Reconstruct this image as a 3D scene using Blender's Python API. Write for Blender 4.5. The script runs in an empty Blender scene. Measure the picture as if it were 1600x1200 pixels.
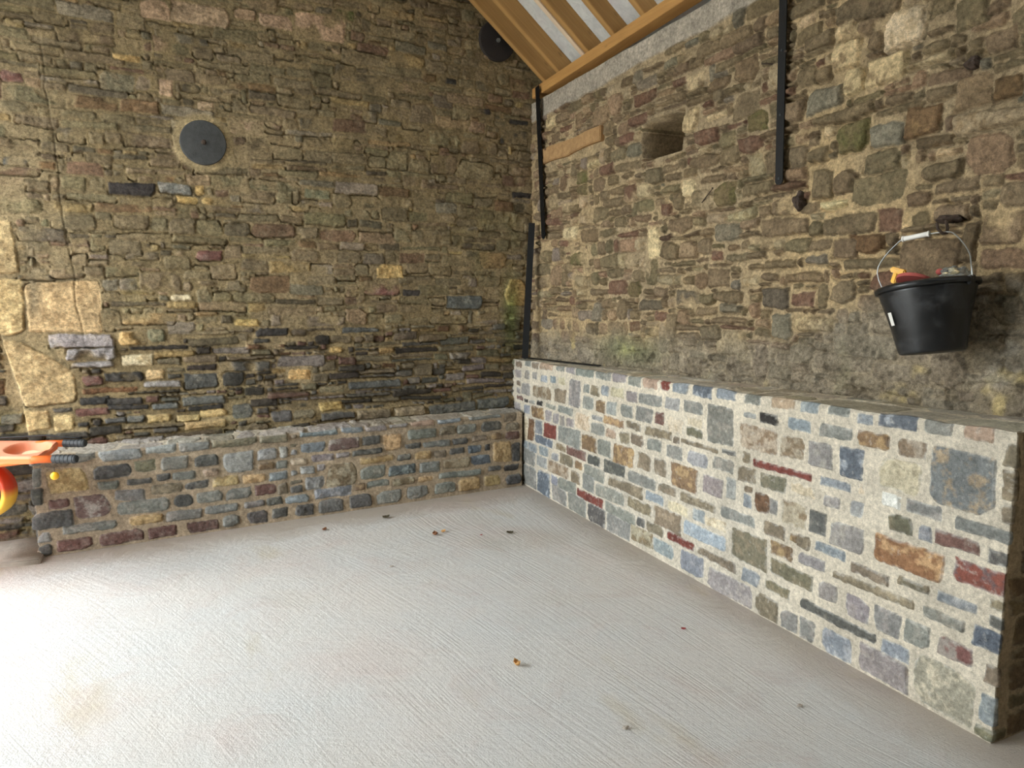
import bpy, bmesh, math, random
import numpy as np
from mathutils import Vector, Matrix

# ------------------------------------------------------------------ camera, light, exposure
scene = bpy.context.scene
COL = scene.collection
F_PX = 1109.0
PITCH = math.atan(135 / F_PX)
YAW = math.atan(506 / math.hypot(F_PX, 135))
cam_d = bpy.data.cameras.new('camera')
cam_d.sensor_fit = 'HORIZONTAL'; cam_d.sensor_width = 36.0
cam_d.lens = 36.0 * F_PX / 1600.0
cam_d.clip_start = 0.05; cam_d.clip_end = 200
cam = bpy.data.objects.new('camera', cam_d); COL.objects.link(cam)
cam.location = (0, 0, 1.5)
cam.rotation_euler = (math.pi / 2 - PITCH, 0, -YAW)
scene.camera = cam

world = bpy.data.worlds.new('overcast_sky'); scene.world = world
world.use_nodes = True
bg = world.node_tree.nodes['Background']
bg.inputs['Color'].default_value = (0.91, 0.97, 1.0, 1)
bg.inputs['Strength'].default_value = 12.9
# daylight through the open cart-shed side is sampled through a portal (gives no light of its own)
pl = bpy.data.lights.new('open_side_portal', 'AREA'); pl.shape = 'RECTANGLE'
pl.size = 3.1; pl.size_y = 3.25
pl.cycles.is_portal = True
po = bpy.data.objects.new('open_side_portal', pl); COL.objects.link(po)
po.location = (-2.32, 3.4, 1.63); po.rotation_euler = (0, math.radians(-90), 0)
po.rotation_euler = Matrix(((0, 0, -1), (1, 0, 0), (0, -1, 0))).to_euler()   # shines to +x

vs = scene.view_settings
vs.view_transform = 'Standard'; vs.look = 'None'; vs.gamma = 1.0; vs.use_curve_mapping = False
vs.exposure = 0.0
scene.cycles.max_bounces = 8; scene.cycles.diffuse_bounces = 5
scene.cycles.use_denoising = True

# ------------------------------------------------------------------ helpers
def lin(c):
    c = np.asarray(c, float) / 255.0
    return np.where(c <= 0.04045, c / 12.92, ((c + 0.055) / 1.055) ** 2.4)

def L4(r, g, b): return tuple(lin((r, g, b))) + (1.0,)

def tag(o, label=None, cat=None, group=None, kind=None):
    if label: o['label'] = label
    if cat: o['category'] = cat
    if group: o['group'] = group
    if kind: o['kind'] = kind
    return o

def empty(name, loc=(0, 0, 0), rot=(0, 0, 0)):
    o = bpy.data.objects.new(name, None); COL.objects.link(o)
    o.location = loc; o.rotation_euler = rot; o.empty_display_size = 0.1
    return o

def obj(name, bm, mat, parent=None, smooth=False):
    me = bpy.data.meshes.new(name)
    bmesh.ops.recalc_face_normals(bm, faces=bm.faces)
    bm.to_mesh(me); bm.free()
    if smooth:
        for p in me.polygons: p.use_smooth = True
    me.materials.append(mat)
    o = bpy.data.objects.new(name, me); COL.objects.link(o)
    if parent: o.parent = parent
    return o

def add_box(bm, lo, hi, bev=0.0, M=None):
    v = bmesh.ops.create_cube(bm, size=1.0)['verts']
    lo = Vector(lo); hi = Vector(hi)
    for q in v:
        q.co = Vector([(lo[i] + hi[i]) / 2 + q.co[i] * (hi[i] - lo[i]) for i in range(3)])
    vs_ = v
    if bev:
        es = list({e for q in v for e in q.link_edges})
        r = bmesh.ops.bevel(bm, geom=es, offset=bev, segments=2, affect='EDGES')
        vs_ = list({q for f in r['faces'] for q in f.verts} | {q for q in v if q.is_valid})
    if M is not None: bmesh.ops.transform(bm, matrix=M, verts=vs_)
    return vs_

def add_tube(bm, pts, r, seg=10, cap=True):
    pts = [Vector(p) for p in pts]
    rings = []; n = len(pts)
    up = Vector((0, 0, 1))
    prev = None
    for i, p in enumerate(pts):
        t = (pts[min(i + 1, n - 1)] - pts[max(i - 1, 0)]).normalized()
        if prev is None:
            a = t.cross(up)
            if a.length < 1e-3: a = t.cross(Vector((1, 0, 0)))
            a.normalize()
        else:
            a = (prev - t * prev.dot(t)).normalized()
        prev = a; b = t.cross(a)
        rr = r[i] if isinstance(r, (list, tuple)) else r
        rings.append([bm.verts.new(p + (a * math.cos(2 * math.pi * k / seg) + b * math.sin(2 * math.pi * k / seg)) * rr) for k in range(seg)])
    for i in range(n - 1):
        for k in range(seg):
            bm.faces.new((rings[i][k], rings[i][(k + 1) % seg], rings[i + 1][(k + 1) % seg], rings[i + 1][k]))
    if cap:
        bm.faces.new(rings[0][::-1]); bm.faces.new(rings[-1])

def add_lathe(bm, prof, seg=48, M=None, closed=False):
    rings = []
    for (r, z) in prof:
        if r < 1e-6: rings.append([bm.verts.new((0, 0, z))])
        else: rings.append([bm.verts.new((r * math.cos(2 * math.pi * k / seg), r * math.sin(2 * math.pi * k / seg), z)) for k in range(seg)])
    m = len(rings)
    for i in range(m if closed else m - 1):
        a = rings[i]; b = rings[(i + 1) % m]
        for k in range(seg):
            k2 = (k + 1) % seg
            if len(a) == 1 and len(b) == 1: continue
            if len(a) == 1: bm.faces.new((a[0], b[k], b[k2]))
            elif len(b) == 1: bm.faces.new((a[k], a[k2], b[0]))
            else: bm.faces.new((a[k], a[k2], b[k2], b[k]))
    if M is not None:
        bmesh.ops.transform(bm, matrix=M, verts=[v for r in rings for v in r])

def frame(origin, xax, zax):
    """matrix whose x runs along xax, z close to zax"""
    x = Vector(xax).normalized(); z = Vector(zax); z = (z - x * z.dot(x)).normalized(); y = z.cross(x)
    M = Matrix((x, y, z)).transposed().to_4x4(); M.translation = Vector(origin)
    return M

# ------------------------------------------------------------------ materials
class N:
    def __init__(s, name):
        s.m = bpy.data.materials.new(name); s.m.use_nodes = True
        s.t = s.m.node_tree; s.b = s.t.nodes['Principled BSDF']
        s.tc = s.t.nodes.new('ShaderNodeTexCoord')
    def n(s, typ, **k):
        x = s.t.nodes.new(typ)
        for a, b in k.items():
            setattr(x, a, b)
        return x
    def l(s, a, b): s.t.links.new(a, b)
    def noise(s, scale, detail=4, rough=0.6, vec=None, dist=0.0):
        x = s.n('ShaderNodeTexNoise'); x.inputs['Scale'].default_value = scale
        x.inputs['Detail'].default_value = detail; x.inputs['Roughness'].default_value = rough
        x.inputs['Distortion'].default_value = dist
        s.l(vec if vec is not None else s.tc.outputs['Object'], x.inputs['Vector'])
        return x.outputs['Fac']
    def mp(s, scale=(1, 1, 1), rot=(0, 0, 0)):
        x = s.n('ShaderNodeMapping'); x.inputs['Scale'].default_value = scale; x.inputs['Rotation'].default_value = rot
        s.l(s.tc.outputs['Object'], x.inputs['Vector']); return x.outputs[0]
    def rng(s, v, a, b, c, d):
        x = s.n('ShaderNodeMapRange'); x.inputs[1].default_value = a; x.inputs[2].default_value = b
        x.inputs[3].default_value = c; x.inputs[4].default_value = d
        s.l(v, x.inputs[0]); return x.outputs[0]
    def math(s, op, a, b=0.0, c=None):
        x = s.n('ShaderNodeMath', operation=op)
        for i, q in enumerate((a, b) if c is None else (a, b, c)):
            if isinstance(q, (int, float)): x.inputs[i].default_value = q
            else: s.l(q, x.inputs[i])
        return x.outputs[0]
    def mix(s, f, a, b, mode='MIX'):
        x = s.n('ShaderNodeMix', data_type='RGBA', blend_type=mode)
        for q, i in ((f, 0), (a, 6), (b, 7)):
            if isinstance(q, (int, float)): x.inputs[i].default_value = q
            elif isinstance(q, tuple): x.inputs[i].default_value = q
            else: s.l(q, x.inputs[i])
        return x.outputs[2]
    def bump(s, h, strength=1.0, dist=0.01, nrm=None):
        x = s.n('ShaderNodeBump'); x.inputs['Strength'].default_value = strength
        x.inputs['Distance'].default_value = dist
        s.l(h, x.inputs['Height'])
        if nrm is not None: s.l(nrm, x.inputs['Normal'])
        return x.outputs[0]
    def done(s, color=None, rough=0.6, nrm=None, metal=0.0, spec=None):
        for k, q in (('Base Color', color), ('Roughness', rough), ('Metallic', metal)):
            if q is None: continue
            if isinstance(q, (int, float, tuple)): s.b.inputs[k].default_value = q
            else: s.l(q, s.b.inputs[k])
        if nrm is not None: s.l(nrm, s.b.inputs['Normal'])
        if spec is not None: s.b.inputs['Specular IOR Level'].default_value = spec
        return s.m

def masonry(name, grit=0.5, stain=0.25, speck=0.35):
    s = N(name)
    a = s.n('ShaderNodeAttribute', attribute_name='Col')
    n1 = s.noise(9, 5, 0.65); n2 = s.noise(55, 6, 0.7); n3 = s.noise(260, 4, 0.7)
    f = s.math('MULTIPLY', s.rng(n1, 0.3, 0.7, 1 - stain, 1 + stain), s.rng(n2, 0.3, 0.7, 1 - speck, 1 + speck))
    f = s.math('MULTIPLY', f, s.rng(n3, 0.3, 0.7, 1 - speck * .6, 1 + speck * .6))
    c = s.mix(1.0, a.outputs['Color'], s.n('ShaderNodeCombineColor').outputs[0], 'MULTIPLY')
    cc = s.n('ShaderNodeVectorMath', operation='SCALE'); s.l(a.outputs['Color'], cc.inputs[0]); s.l(f, cc.inputs['Scale'])
    h = s.math('ADD', s.math('MULTIPLY', n2, 0.6), s.math('MULTIPLY', n3, 0.4))
    return s.done(cc.outputs[0], 0.9, s.bump(h, grit, 0.012), spec=0.25)

def simple(name, c, rough=0.5, metal=0.0, var=0.15, sc=20, bump=0.1, spec=None):
    s = N(name); n = s.noise(sc, 5, 0.6); n2 = s.noise(sc * 8, 3)
    k = tuple(c)
    col = s.mix(s.rng(n, 0.3, 0.7, 0, 1), tuple(x * (1 - var) for x in k[:3]) + (1,), tuple(min(1, x * (1 + var)) for x in k[:3]) + (1,))
    return s.done(col, s.rng(n, 0.3, 0.7, max(0.02, rough - .1), min(1, rough + .1)), s.bump(n2, bump, 0.003), metal, spec)

def timber(name, c1, c2, axis='x', rough=0.65):
    s = N(name)
    sc = {'x': (1.2, 26, 26), 'y': (26, 1.2, 26), 'z': (26, 26, 1.2)}[axis]
    v = s.mp(sc)
    g = s.noise(1.0, 5, 0.6, v, 0.6); g2 = s.noise(3.0, 4, 0.7, v)
    big = s.noise(1.7, 2)
    kn = s.n('ShaderNodeTexVoronoi'); kn.inputs['Scale'].default_value = 1.0
    s.l(s.mp({'x': (3.2, 9, 9), 'y': (9, 3.2, 9), 'z': (9, 9, 3.2)}[axis]), kn.inputs['Vector'])
    col = s.mix(s.rng(g, 0.3, 0.7, 0, 1), c1, c2)
    col = s.mix(s.rng(g2, 0.45, 0.75, 0, 0.35), col, tuple(x * 0.5 for x in c1[:3]) + (1,))
    col = s.mix(s.rng(big, 0.35, 0.65, 0, 0.35), col, tuple(x * 0.75 for x in c2[:3]) + (1,))
    col = s.mix(s.rng(kn.outputs['Distance'], 0.08, 0.16, 0.85, 0.0), col, L4(60, 34, 18))
    return s.done(col, rough, s.bump(g2, 0.3, 0.003))

M_R = masonry('new_masonry', 0.7, 0.2, 0.34)
M_L = masonry('side_masonry', 0.8, 0.25, 0.4)
M_A = masonry('gable_masonry', 1.0, 0.34, 0.52)
M_B = masonry('rear_masonry', 1.0, 0.26, 0.48)
M_wood = timber('treated_pine', L4(200, 158, 98), L4(168, 126, 72), 'x')
M_woody = timber('treated_pine_plate', L4(206, 158, 92), L4(176, 128, 70), 'y')
M_pale = timber('pale_pine', L4(240, 218, 190), L4(228, 202, 170), 'x')
M_old = timber('old_timber', L4(190, 152, 104), L4(150, 116, 76), 'y', 0.9)
M_black = simple('black_steel', L4(15, 15, 15), 0.5, 0.0, 0.25, 30, 0.1, 0.3)
M_iron = simple('cast_iron', L4(66, 67, 66), 0.75, 0.0, 0.35, 26, 0.9)
M_iron2 = simple('cast_iron_dark', L4(40, 34, 32), 0.75, 0.0, 0.3, 26, 0.6)
M_zinc = simple('zinc_wire', L4(170, 172, 170), 0.35, 0.8, 0.1, 40, 0.05)
M_white = simple('white_plastic', L4(228, 226, 218), 0.5, 0, 0.05, 30, 0.05)
M_red = simple('red_abrasive', L4(172, 84, 76), 0.85, 0, 0.1, 60, 0.4)
M_yel = simple('yellow_plastic', L4(238, 178, 30), 0.45, 0, 0.08, 30, 0.05)
M_orange = simple('orange_paint', L4(240, 112, 44), 0.5, 0, 0.08, 12, 0.1)
M_grip = simple('black_rubber', L4(42, 44, 46), 0.6, 0, 0.2, 60, 0.3)
M_oldiron = simple('rusty_iron', L4(66, 52, 42), 0.8, 0, 0.4, 40, 0.6)

def mat_bucket():
    s = N('bucket_plastic'); n = s.noise(9, 5, 0.6, None, 1.2); n2 = s.noise(30, 4)
    col = s.mix(s.rng(n, 0.5, 0.68, 0, 1), L4(24, 25, 26), L4(52, 53, 54))
    return s.done(col, s.rng(n, 0.4, 0.65, 0.3, 0.6), s.bump(n2, 0.1, 0.002))
M_bucket = mat_bucket()

def mat_tray():
    s = N('barrow_tray_paint'); n = s.noise(7, 5, 0.6, None, 0.5); n2 = s.noise(60, 4)
    dust = s.rng(n, 0.42, 0.62, 0.0, 0.65)
    geo = s.n('ShaderNodeNewGeometry'); sep = s.n('ShaderNodeSeparateXYZ'); s.l(geo.outputs['Normal'], sep.inputs[0])
    up = s.rng(sep.outputs['Z'], 0.3, 0.9, 0.05, 0.75)      # cement dust settles on what faces up
    col = s.mix(s.math('MULTIPLY', up, s.rng(n, 0.3, 0.7, 0.7, 1.0)), L4(242, 114, 52), L4(224, 168, 142))
    return s.done(col, 0.6, s.bump(n2, 0.15, 0.003))
M_tray = mat_tray()

def mat_film():
    s = N('roof_membrane'); n = s.noise(14, 6, 0.7, None, 0.8); n2 = s.noise(3, 3)
    col = s.mix(s.rng(n, 0.35, 0.65, 0, 1), L4(190, 196, 194), L4(222, 225, 222))
    col = s.mix(s.rng(n2, 0.4, 0.7, 0, 0.4), col, L4(206, 196, 200))
    return s.done(col, 0.7, s.bump(n, 0.5, 0.01))
M_film = mat_film()

def mat_bag():
    s = N('clear_polythene')
    s.b.inputs['Transmission Weight'].default_value = 0.75
    s.b.inputs['IOR'].default_value = 1.2
    n = s.noise(40, 4)
    return s.done(L4(225, 228, 222), 0.25, s.bump(n, 0.5, 0.004))
M_bag = mat_bag()

def mat_floor():
    s = N('brushed_concrete')
    sx = s.n('ShaderNodeSeparateXYZ'); s.l(s.tc.outputs['Object'], sx.inputs[0])
    X, Y = sx.outputs[0], sx.outputs[1]
    # brush strokes sweep in shallow arcs, running mostly along the shed
    warp = s.noise(0.45, 2, 0.5)
    ang = s.math('ADD', s.math('MULTIPLY', s.math('SUBTRACT', X, 2.4), 0.16), s.math('MULTIPLY', s.math('SUBTRACT', warp, 0.5), 0.5))
    cx = s.math('ADD', X, s.math('MULTIPLY', s.math('SUBTRACT', Y, 3.0), s.math('MULTIPLY', ang, -1.0)))
    cb = s.n('ShaderNodeCombineXYZ')
    s.l(s.math('MULTIPLY', cx, 85.0), cb.inputs[0]); s.l(s.math('MULTIPLY', Y, 1.3), cb.inputs[1])
    lines = s.noise(1.0, 2, 0.55, cb.outputs[0], 0.12)
    cb2 = s.n('ShaderNodeCombineXYZ')
    s.l(s.math('MULTIPLY', cx, 22.0), cb2.inputs[0]); s.l(s.math('MULTIPLY', Y, 1.4), cb2.inputs[1])
    lines2 = s.noise(1.0, 2, 0.5, cb2.outputs[0], 0.2)
    g1 = s.noise(38, 5, 0.7); g2 = s.noise(150, 4, 0.7); g3 = s.noise(1.1, 4, 0.6); g4 = s.noise(3.3, 5, 0.65, None, 0.8)
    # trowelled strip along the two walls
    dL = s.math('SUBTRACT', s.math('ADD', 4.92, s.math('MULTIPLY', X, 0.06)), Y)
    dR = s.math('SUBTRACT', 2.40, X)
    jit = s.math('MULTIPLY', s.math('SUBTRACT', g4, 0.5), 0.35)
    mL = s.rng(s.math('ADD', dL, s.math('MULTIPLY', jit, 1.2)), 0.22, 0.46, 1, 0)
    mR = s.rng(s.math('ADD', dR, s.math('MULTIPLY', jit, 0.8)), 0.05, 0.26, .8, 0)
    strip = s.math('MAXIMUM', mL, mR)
    col = s.mix(s.rng(g3, 0.35, 0.65, 0, 1), L4(209, 204, 198), L4(204, 204, 202))
    col = s.mix(s.rng(g4, 0.52, 0.72, 0, 0.45), col, L4(196, 182, 176))
    n5 = s.noise(0.8, 3, 0.5)
    col = s.mix(s.rng(n5, 0.58, 0.72, 0, 0.35), col, L4(170, 160, 142))
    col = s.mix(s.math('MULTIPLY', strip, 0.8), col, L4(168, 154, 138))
    pk = s.noise(1.9, 3, 0.5, s.mp((1, 1, 1), (0, 0, 1.1)))
    col = s.mix(s.rng(pk, 0.52, 0.66, 0, 0.28), col, L4(204, 188, 182))
    yl = s.noise(1.3, 4, 0.6, s.mp((1.6, .7, 1), (0, 0, .6)))
    col = s.mix(s.rng(yl, 0.6, 0.7, 0, 0.4), col, L4(186, 172, 140))
    speck = s.rng(s.noise(210, 2, 0.5), 0.63, 0.70, 0, 0.6)
    col = s.mix(speck, col, L4(120, 112, 104))
    keep = s.math('SUBTRACT', 1.0, s.math('MULTIPLY', strip, 0.85))
    h = s.math('ADD', s.math('MULTIPLY', lines, s.rng(s.math('ADD', X, s.math('MULTIPLY', s.math('SUBTRACT', g4, 0.5), 2.0)), 0.2, 1.5, 0.25, 0.72)), s.math('MULTIPLY', lines2, 0.12))
    h = s.math('ADD', h, s.math('MULTIPLY', g1, 0.65))
    h = s.math('MULTIPLY', h, keep)
    h = s.math('ADD', h, s.math('MULTIPLY', g2, 0.45))
    h = s.math('ADD', h, s.math('MULTIPLY', g4, 1.2))
    return s.done(col, 0.85, s.bump(h, 0.6, 0.011), spec=0.3)
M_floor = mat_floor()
M_conc = simple('rough_concrete', L4(176, 166, 154), 0.9, 0, 0.15, 14, 0.8)
M_ground = simple('yard_ground', L4(150, 145, 135), 0.95, 0, 0.15, 3, 0.5)

# ------------------------------------------------------------------ stone tables (millimetres on each wall face: u0,u1,v0,v1 + kind)
ST_R = '''3573,3683,962,983g 3207,3415,966,998n 3036,3157,974,1005g 2875,3012,974,1008p 2630,2864,972,1010g 2416,2610,975,1016g 2245,2397,980,1020p 2093,2227,974,1017g 1928,2076,978,1024n 1817,1900,981,1020r 1651,1788,983,1020b 1469,1620,986,1031D 1292,1432,999,1033b 3881,3929,867,927g 3743,3850,856,924p 3596,3668,863,932p 3461,3553,876,932p 3290,3395,869,923b 3156,3249,878,931b 3011,3119,882,939y 2799,2963,747,941g 2679,2763,866,926g 2553,2662,859,928t 2441,2528,875,942b 2268,2413,883,948y 2122,2236,875,942p 1882,2114,881,946g 1724,1852,883,954l 1530,1686,890,956g 1301,1495,766,963g 3580,3742,732,828p 3229,3538,737,834f 2997,3171,747,851t 2625,2761,755,845g 2486,2594,758,841o 2345,2466,762,849l 2169,2291,776,853g 1967,2135,774,863g 1860,1938,784,857m 1682,1829,759,847c 1520,1656,823,869y 1530,1653,766,817G 3712,3834,676,716m 3623,3688,675,702k 3495,3600,677,706g 3366,3467,680,721k 3152,3318,681,717g 2898,3120,677,732g 3757,3881,587,653p 3588,3697,587,658b 3344,3551,580,670o 3219,3323,583,667p 3109,3194,586,661p 3022,3089,588,658p 2883,2994,596,659p 2673,2868,608,718c 2482,2651,605,685g 2513,2643,699,734l 2262,2502,695,749o 2349,2461,613,673n 2075,2235,708,757t 1784,2041,704,759t 3622,3756,363,567y 3507,3613,383,562u 3375,3493,457,569b 3142,3343,461,575r 2788,3124,462,588g 3199,3492,387,452D 2581,2765,477,586o 2405,2556,479,589g 2148,2372,465,595o 2198,2315,606,678t 2048,2180,623,693t 1876,2014,623,692g 1689,1830,615,688g 3615,3725,304,367b 3450,3606,300,368b 3267,3416,307,381b 2990,3148,398,448f 2710,2985,395,463m 3109,3210,308,366l 2896,3084,307,388t 2768,2865,319,378o 2530,2687,393,461d 2243,2484,385,469d 1974,2108,488,593t 1826,1942,491,588t 1556,1787,461,597o 3483,3695,185,305g 3287,3463,213,297l 2952,3260,207,302f 2477,2728,295,383g 2792,2911,208,296t 2600,2758,201,316g 2048,2432,305,372t 1920,2200,385,457g 3111,3220,114,196b 2846,3093,121,209g 2491,2833,126,189r 2246,2568,205,289g 1735,1895,401,456G 1359,1516,492,591p 3462,3694,12,178g 3232,3453,-5,188D 2979,3210,-3,125g 2701,2947,-7,135g 2455,2678,-16,128d 2173,2443,-5,124g 2118,2469,121,194g 1961,2209,222,294t 1844,2018,321,378b 1678,1934,198,310t 1620,1802,317,375c 1489,1586,324,389b 1407,1690,399,451t 1325,1481,326,379c 2020,2102,135,197d 1836,2003,131,197t 1938,2158,32,129f 1566,1801,144,195r 1322,1654,225,304B 1741,1935,34,118b 1267,1335,509,617l 1290,1441,636,703g 1479,1646,613,694l 1277,1379,727,752d 1127,1234,1000,1036g 925,1066,1006,1041n 791,894,1007,1041b 638,744,1019,1049g 1153,1232,933,960l 1014,1127,923,974k 829,959,921,975b 618,779,922,977g 1013,1253,782,902f 860,992,794,890f 708,836,787,893p 558,672,777,900D 1405,1697,716,744t 811,1159,711,746r 1137,1258,617,694t 949,1107,620,694G 792,920,642,689y 611,767,715,753b 550,576,723,765c 1129,1370,404,460g 1044,1137,497,590u 994,1043,511,581g 828,964,490,600f 721,811,494,595d 658,746,631,680p 545,611,624,689l 942,1071,404,470t 866,911,420,458o 799,869,405,467t 1043,1282,222,375G 894,1026,322,389o 714,855,340,392p 615,777,422,467b 537,699,475,584p 1242,1535,142,193t 1483,1681,19,133b 346,505,1011,1054D 213,318,1018,1061g 74,174,1021,1047n 452,593,916,982o 301,417,916,980f 314,487,775,896y 52,283,768,976X 390,466,708,758w 228,368,707,760g 45,180,698,746g 332,436,621,688G 258,311,621,678b 87,248,628,680m 204,489,482,594O 42,173,515,600R 40,60,619,668d 415,588,393,440t 308,675,340,376t 250,378,422,457G 81,222,419,459b 116,275,339,382g 16,89,315,390D 642,744,227,305p 495,604,204,298p 356,471,202,304g 238,338,213,307g 79,205,228,299M 456,833,139,186d 310,431,124,185b 311,527,7,125p 66,287,13,196Y 563,710,-10,108b 747,831,-2,102g 16,40,401,446d 18,38,204,272t 14,46,59,166b 1127,1445,2,114p 964,1100,1,112t 1083,1199,128,202b 896,1049,142,193G 773,1022,232,305G'''
ST_L = '''2932,3037,535,567g 2679,2917,527,576l 2491,2666,545,602l 2298,2481,538,582g 2011,2291,543,590G 1815,1998,541,587G 2972,3178,365,512C 2747,2950,421,507d 2613,2731,441,515G 2429,2587,433,518g 2253,2397,434,511d 2039,2227,369,507l 1887,2016,432,511l 1818,1875,430,514l 2815,2928,354,409g 2638,2780,366,406d 2536,2617,371,418d 2391,2526,362,418g 2252,2353,366,419n 1908,2023,366,416o 1822,1902,360,417g 3076,3183,274,334m 2870,3055,194,335q 2682,2847,271,344g 2468,2650,288,351t 2320,2457,294,346d 2139,2297,289,355C 1969,2116,284,346C 1824,1945,286,345b 3064,3232,164,266d 2551,2841,185,270g 2410,2529,188,269d 2237,2393,195,266g 2059,2220,193,266g 1896,2041,194,268m 1828,1896,185,266t 2839,3125,113,169g 2591,2779,113,173C 2367,2574,105,170g 2142,2354,116,172g 1982,2112,122,169g 1864,1975,118,174d 2973,3155,8,85m 2702,2943,1,92m 2519,2681,3,84m 2268,2460,10,82m 2145,2250,13,98g 1962,2099,8,97d 1834,1938,25,94d 3203,3237,415,529g 3202,3236,307,411d 1479,1738,560,612b 1298,1453,557,603b 1125,1285,554,607p 959,1104,564,605p 751,944,561,606n 536,729,564,615b 192,474,569,623g 44,159,530,597t 1564,1735,451,520b 1327,1544,447,530q 1174,1307,459,525d 1017,1154,403,524C 738,967,466,541g 582,716,474,543t 406,574,473,544g 184,367,474,547d 28,151,457,523t 1694,1805,374,425c 1510,1665,380,431p 1394,1497,390,428p 1162,1381,390,433d 862,990,399,441d 628,848,393,441g 476,613,394,443d 312,445,401,449t 184,280,398,457o 28,151,384,451m 1643,1741,304,362l 1568,1631,311,363p 1082,1330,323,373C 942,1054,319,368d 784,913,309,372C 659,762,307,369t 507,636,320,370d 360,477,314,375D 285,333,317,371k 102,268,209,380C 19,94,204,360d 1578,1711,189,280l 1349,1566,190,352f 1139,1326,213,306g 908,1118,213,287D 712,879,206,286g 462,685,210,289f 289,454,212,290D 192,305,151,191d 27,168,135,187k 1687,1850,111,168b 1389,1655,118,189b 1289,1368,140,192o 1113,1279,149,199g 917,1092,137,191f 772,895,135,183C 369,727,138,187g 1659,1787,15,98d 1450,1631,13,110g 1245,1410,14,113d 1018,1211,16,111g 810,982,19,115g 586,758,29,114g 377,563,23,130C 193,342,32,119C 7,152,22,103d'''
ST_A = '''2599,2770,3191,3307n 2256,2596,3204,3329n 2094,2228,3286,3355n 3392,3499,2719,2780m 2072,2288,2558,2651n 2744,2998,2127,2204k 2460,2519,2151,2217C 2506,2623,2100,2144C 2326,2480,2101,2143C 2535,2728,2155,2218g 2637,2735,2227,2258o 3102,3249,2416,2501t 3432,3540,2145,2188m 3402,3520,2257,2302d 3261,3373,2246,2290o 2823,3007,2746,2847G 2739,2814,2764,2846t 2608,2690,2749,2843n 2375,2477,2684,2741n 2781,2932,2923,2960C 2202,2350,3006,3046t 2586,2633,2455,2611t 1506,1845,3239,3400n 1862,2077,3264,3349n 1440,1573,3397,3463S 1641,1817,2180,2241G 664,819,3084,3124k 374,545,2900,2940k 41,214,2857,2895k 40,287,2703,2814k -4,189,2293,2338k 3493,3618,1632,1948Q 3478,3643,1280,1606Q 3084,3465,1291,1596Q 3243,3606,846,1254Z 3388,3524,703,828Q 3267,3375,691,789Q 2154,2316,1309,1359C 2851,3002,1203,1290C 2731,2835,1216,1298G 2818,2991,1070,1140c 2750,2864,977,1042Q 2564,2692,1481,1519c 3023,3361,1196,1278p 3023,3278,1116,1191p 3037,3259,1070,1109p 2870,3091,970,1033k 3097,3208,957,1019m 2911,3217,906,941u 3055,3230,837,888k 3074,3258,770,817m 2884,3085,825,872k 2657,2873,928,967p 2436,2640,902,1004d 2269,2407,908,1000k 2391,2657,792,852d 2681,2839,779,821d 2405,2627,752,788k 2728,2869,699,750Q 2559,2696,690,734Q 2384,2552,708,758Q 2398,2654,640,691Q 2370,2529,1740,1804m 2746,2933,1736,1780t 2214,2354,686,780d 1966,2180,1238,1294k 3182,3249,709,738k 2983,3107,712,746d 2880,2982,708,754d 2855,3078,793,827k 1308,1586,1248,1282d 1116,1319,1644,1744C 1147,1411,1518,1599m 982,1119,1511,1560k 461,766,1413,1512d 54,256,1432,1651C 1590,1688,1103,1148C 1822,1979,927,997C 1578,1762,822,868G 1147,1551,832,887d 1965,2106,640,717d 1800,1958,653,711t 1602,1772,690,756C 1516,1762,624,677d 1238,1502,608,677t 974,1209,606,676t 539,944,600,680d 241,522,609,691d'''
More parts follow.
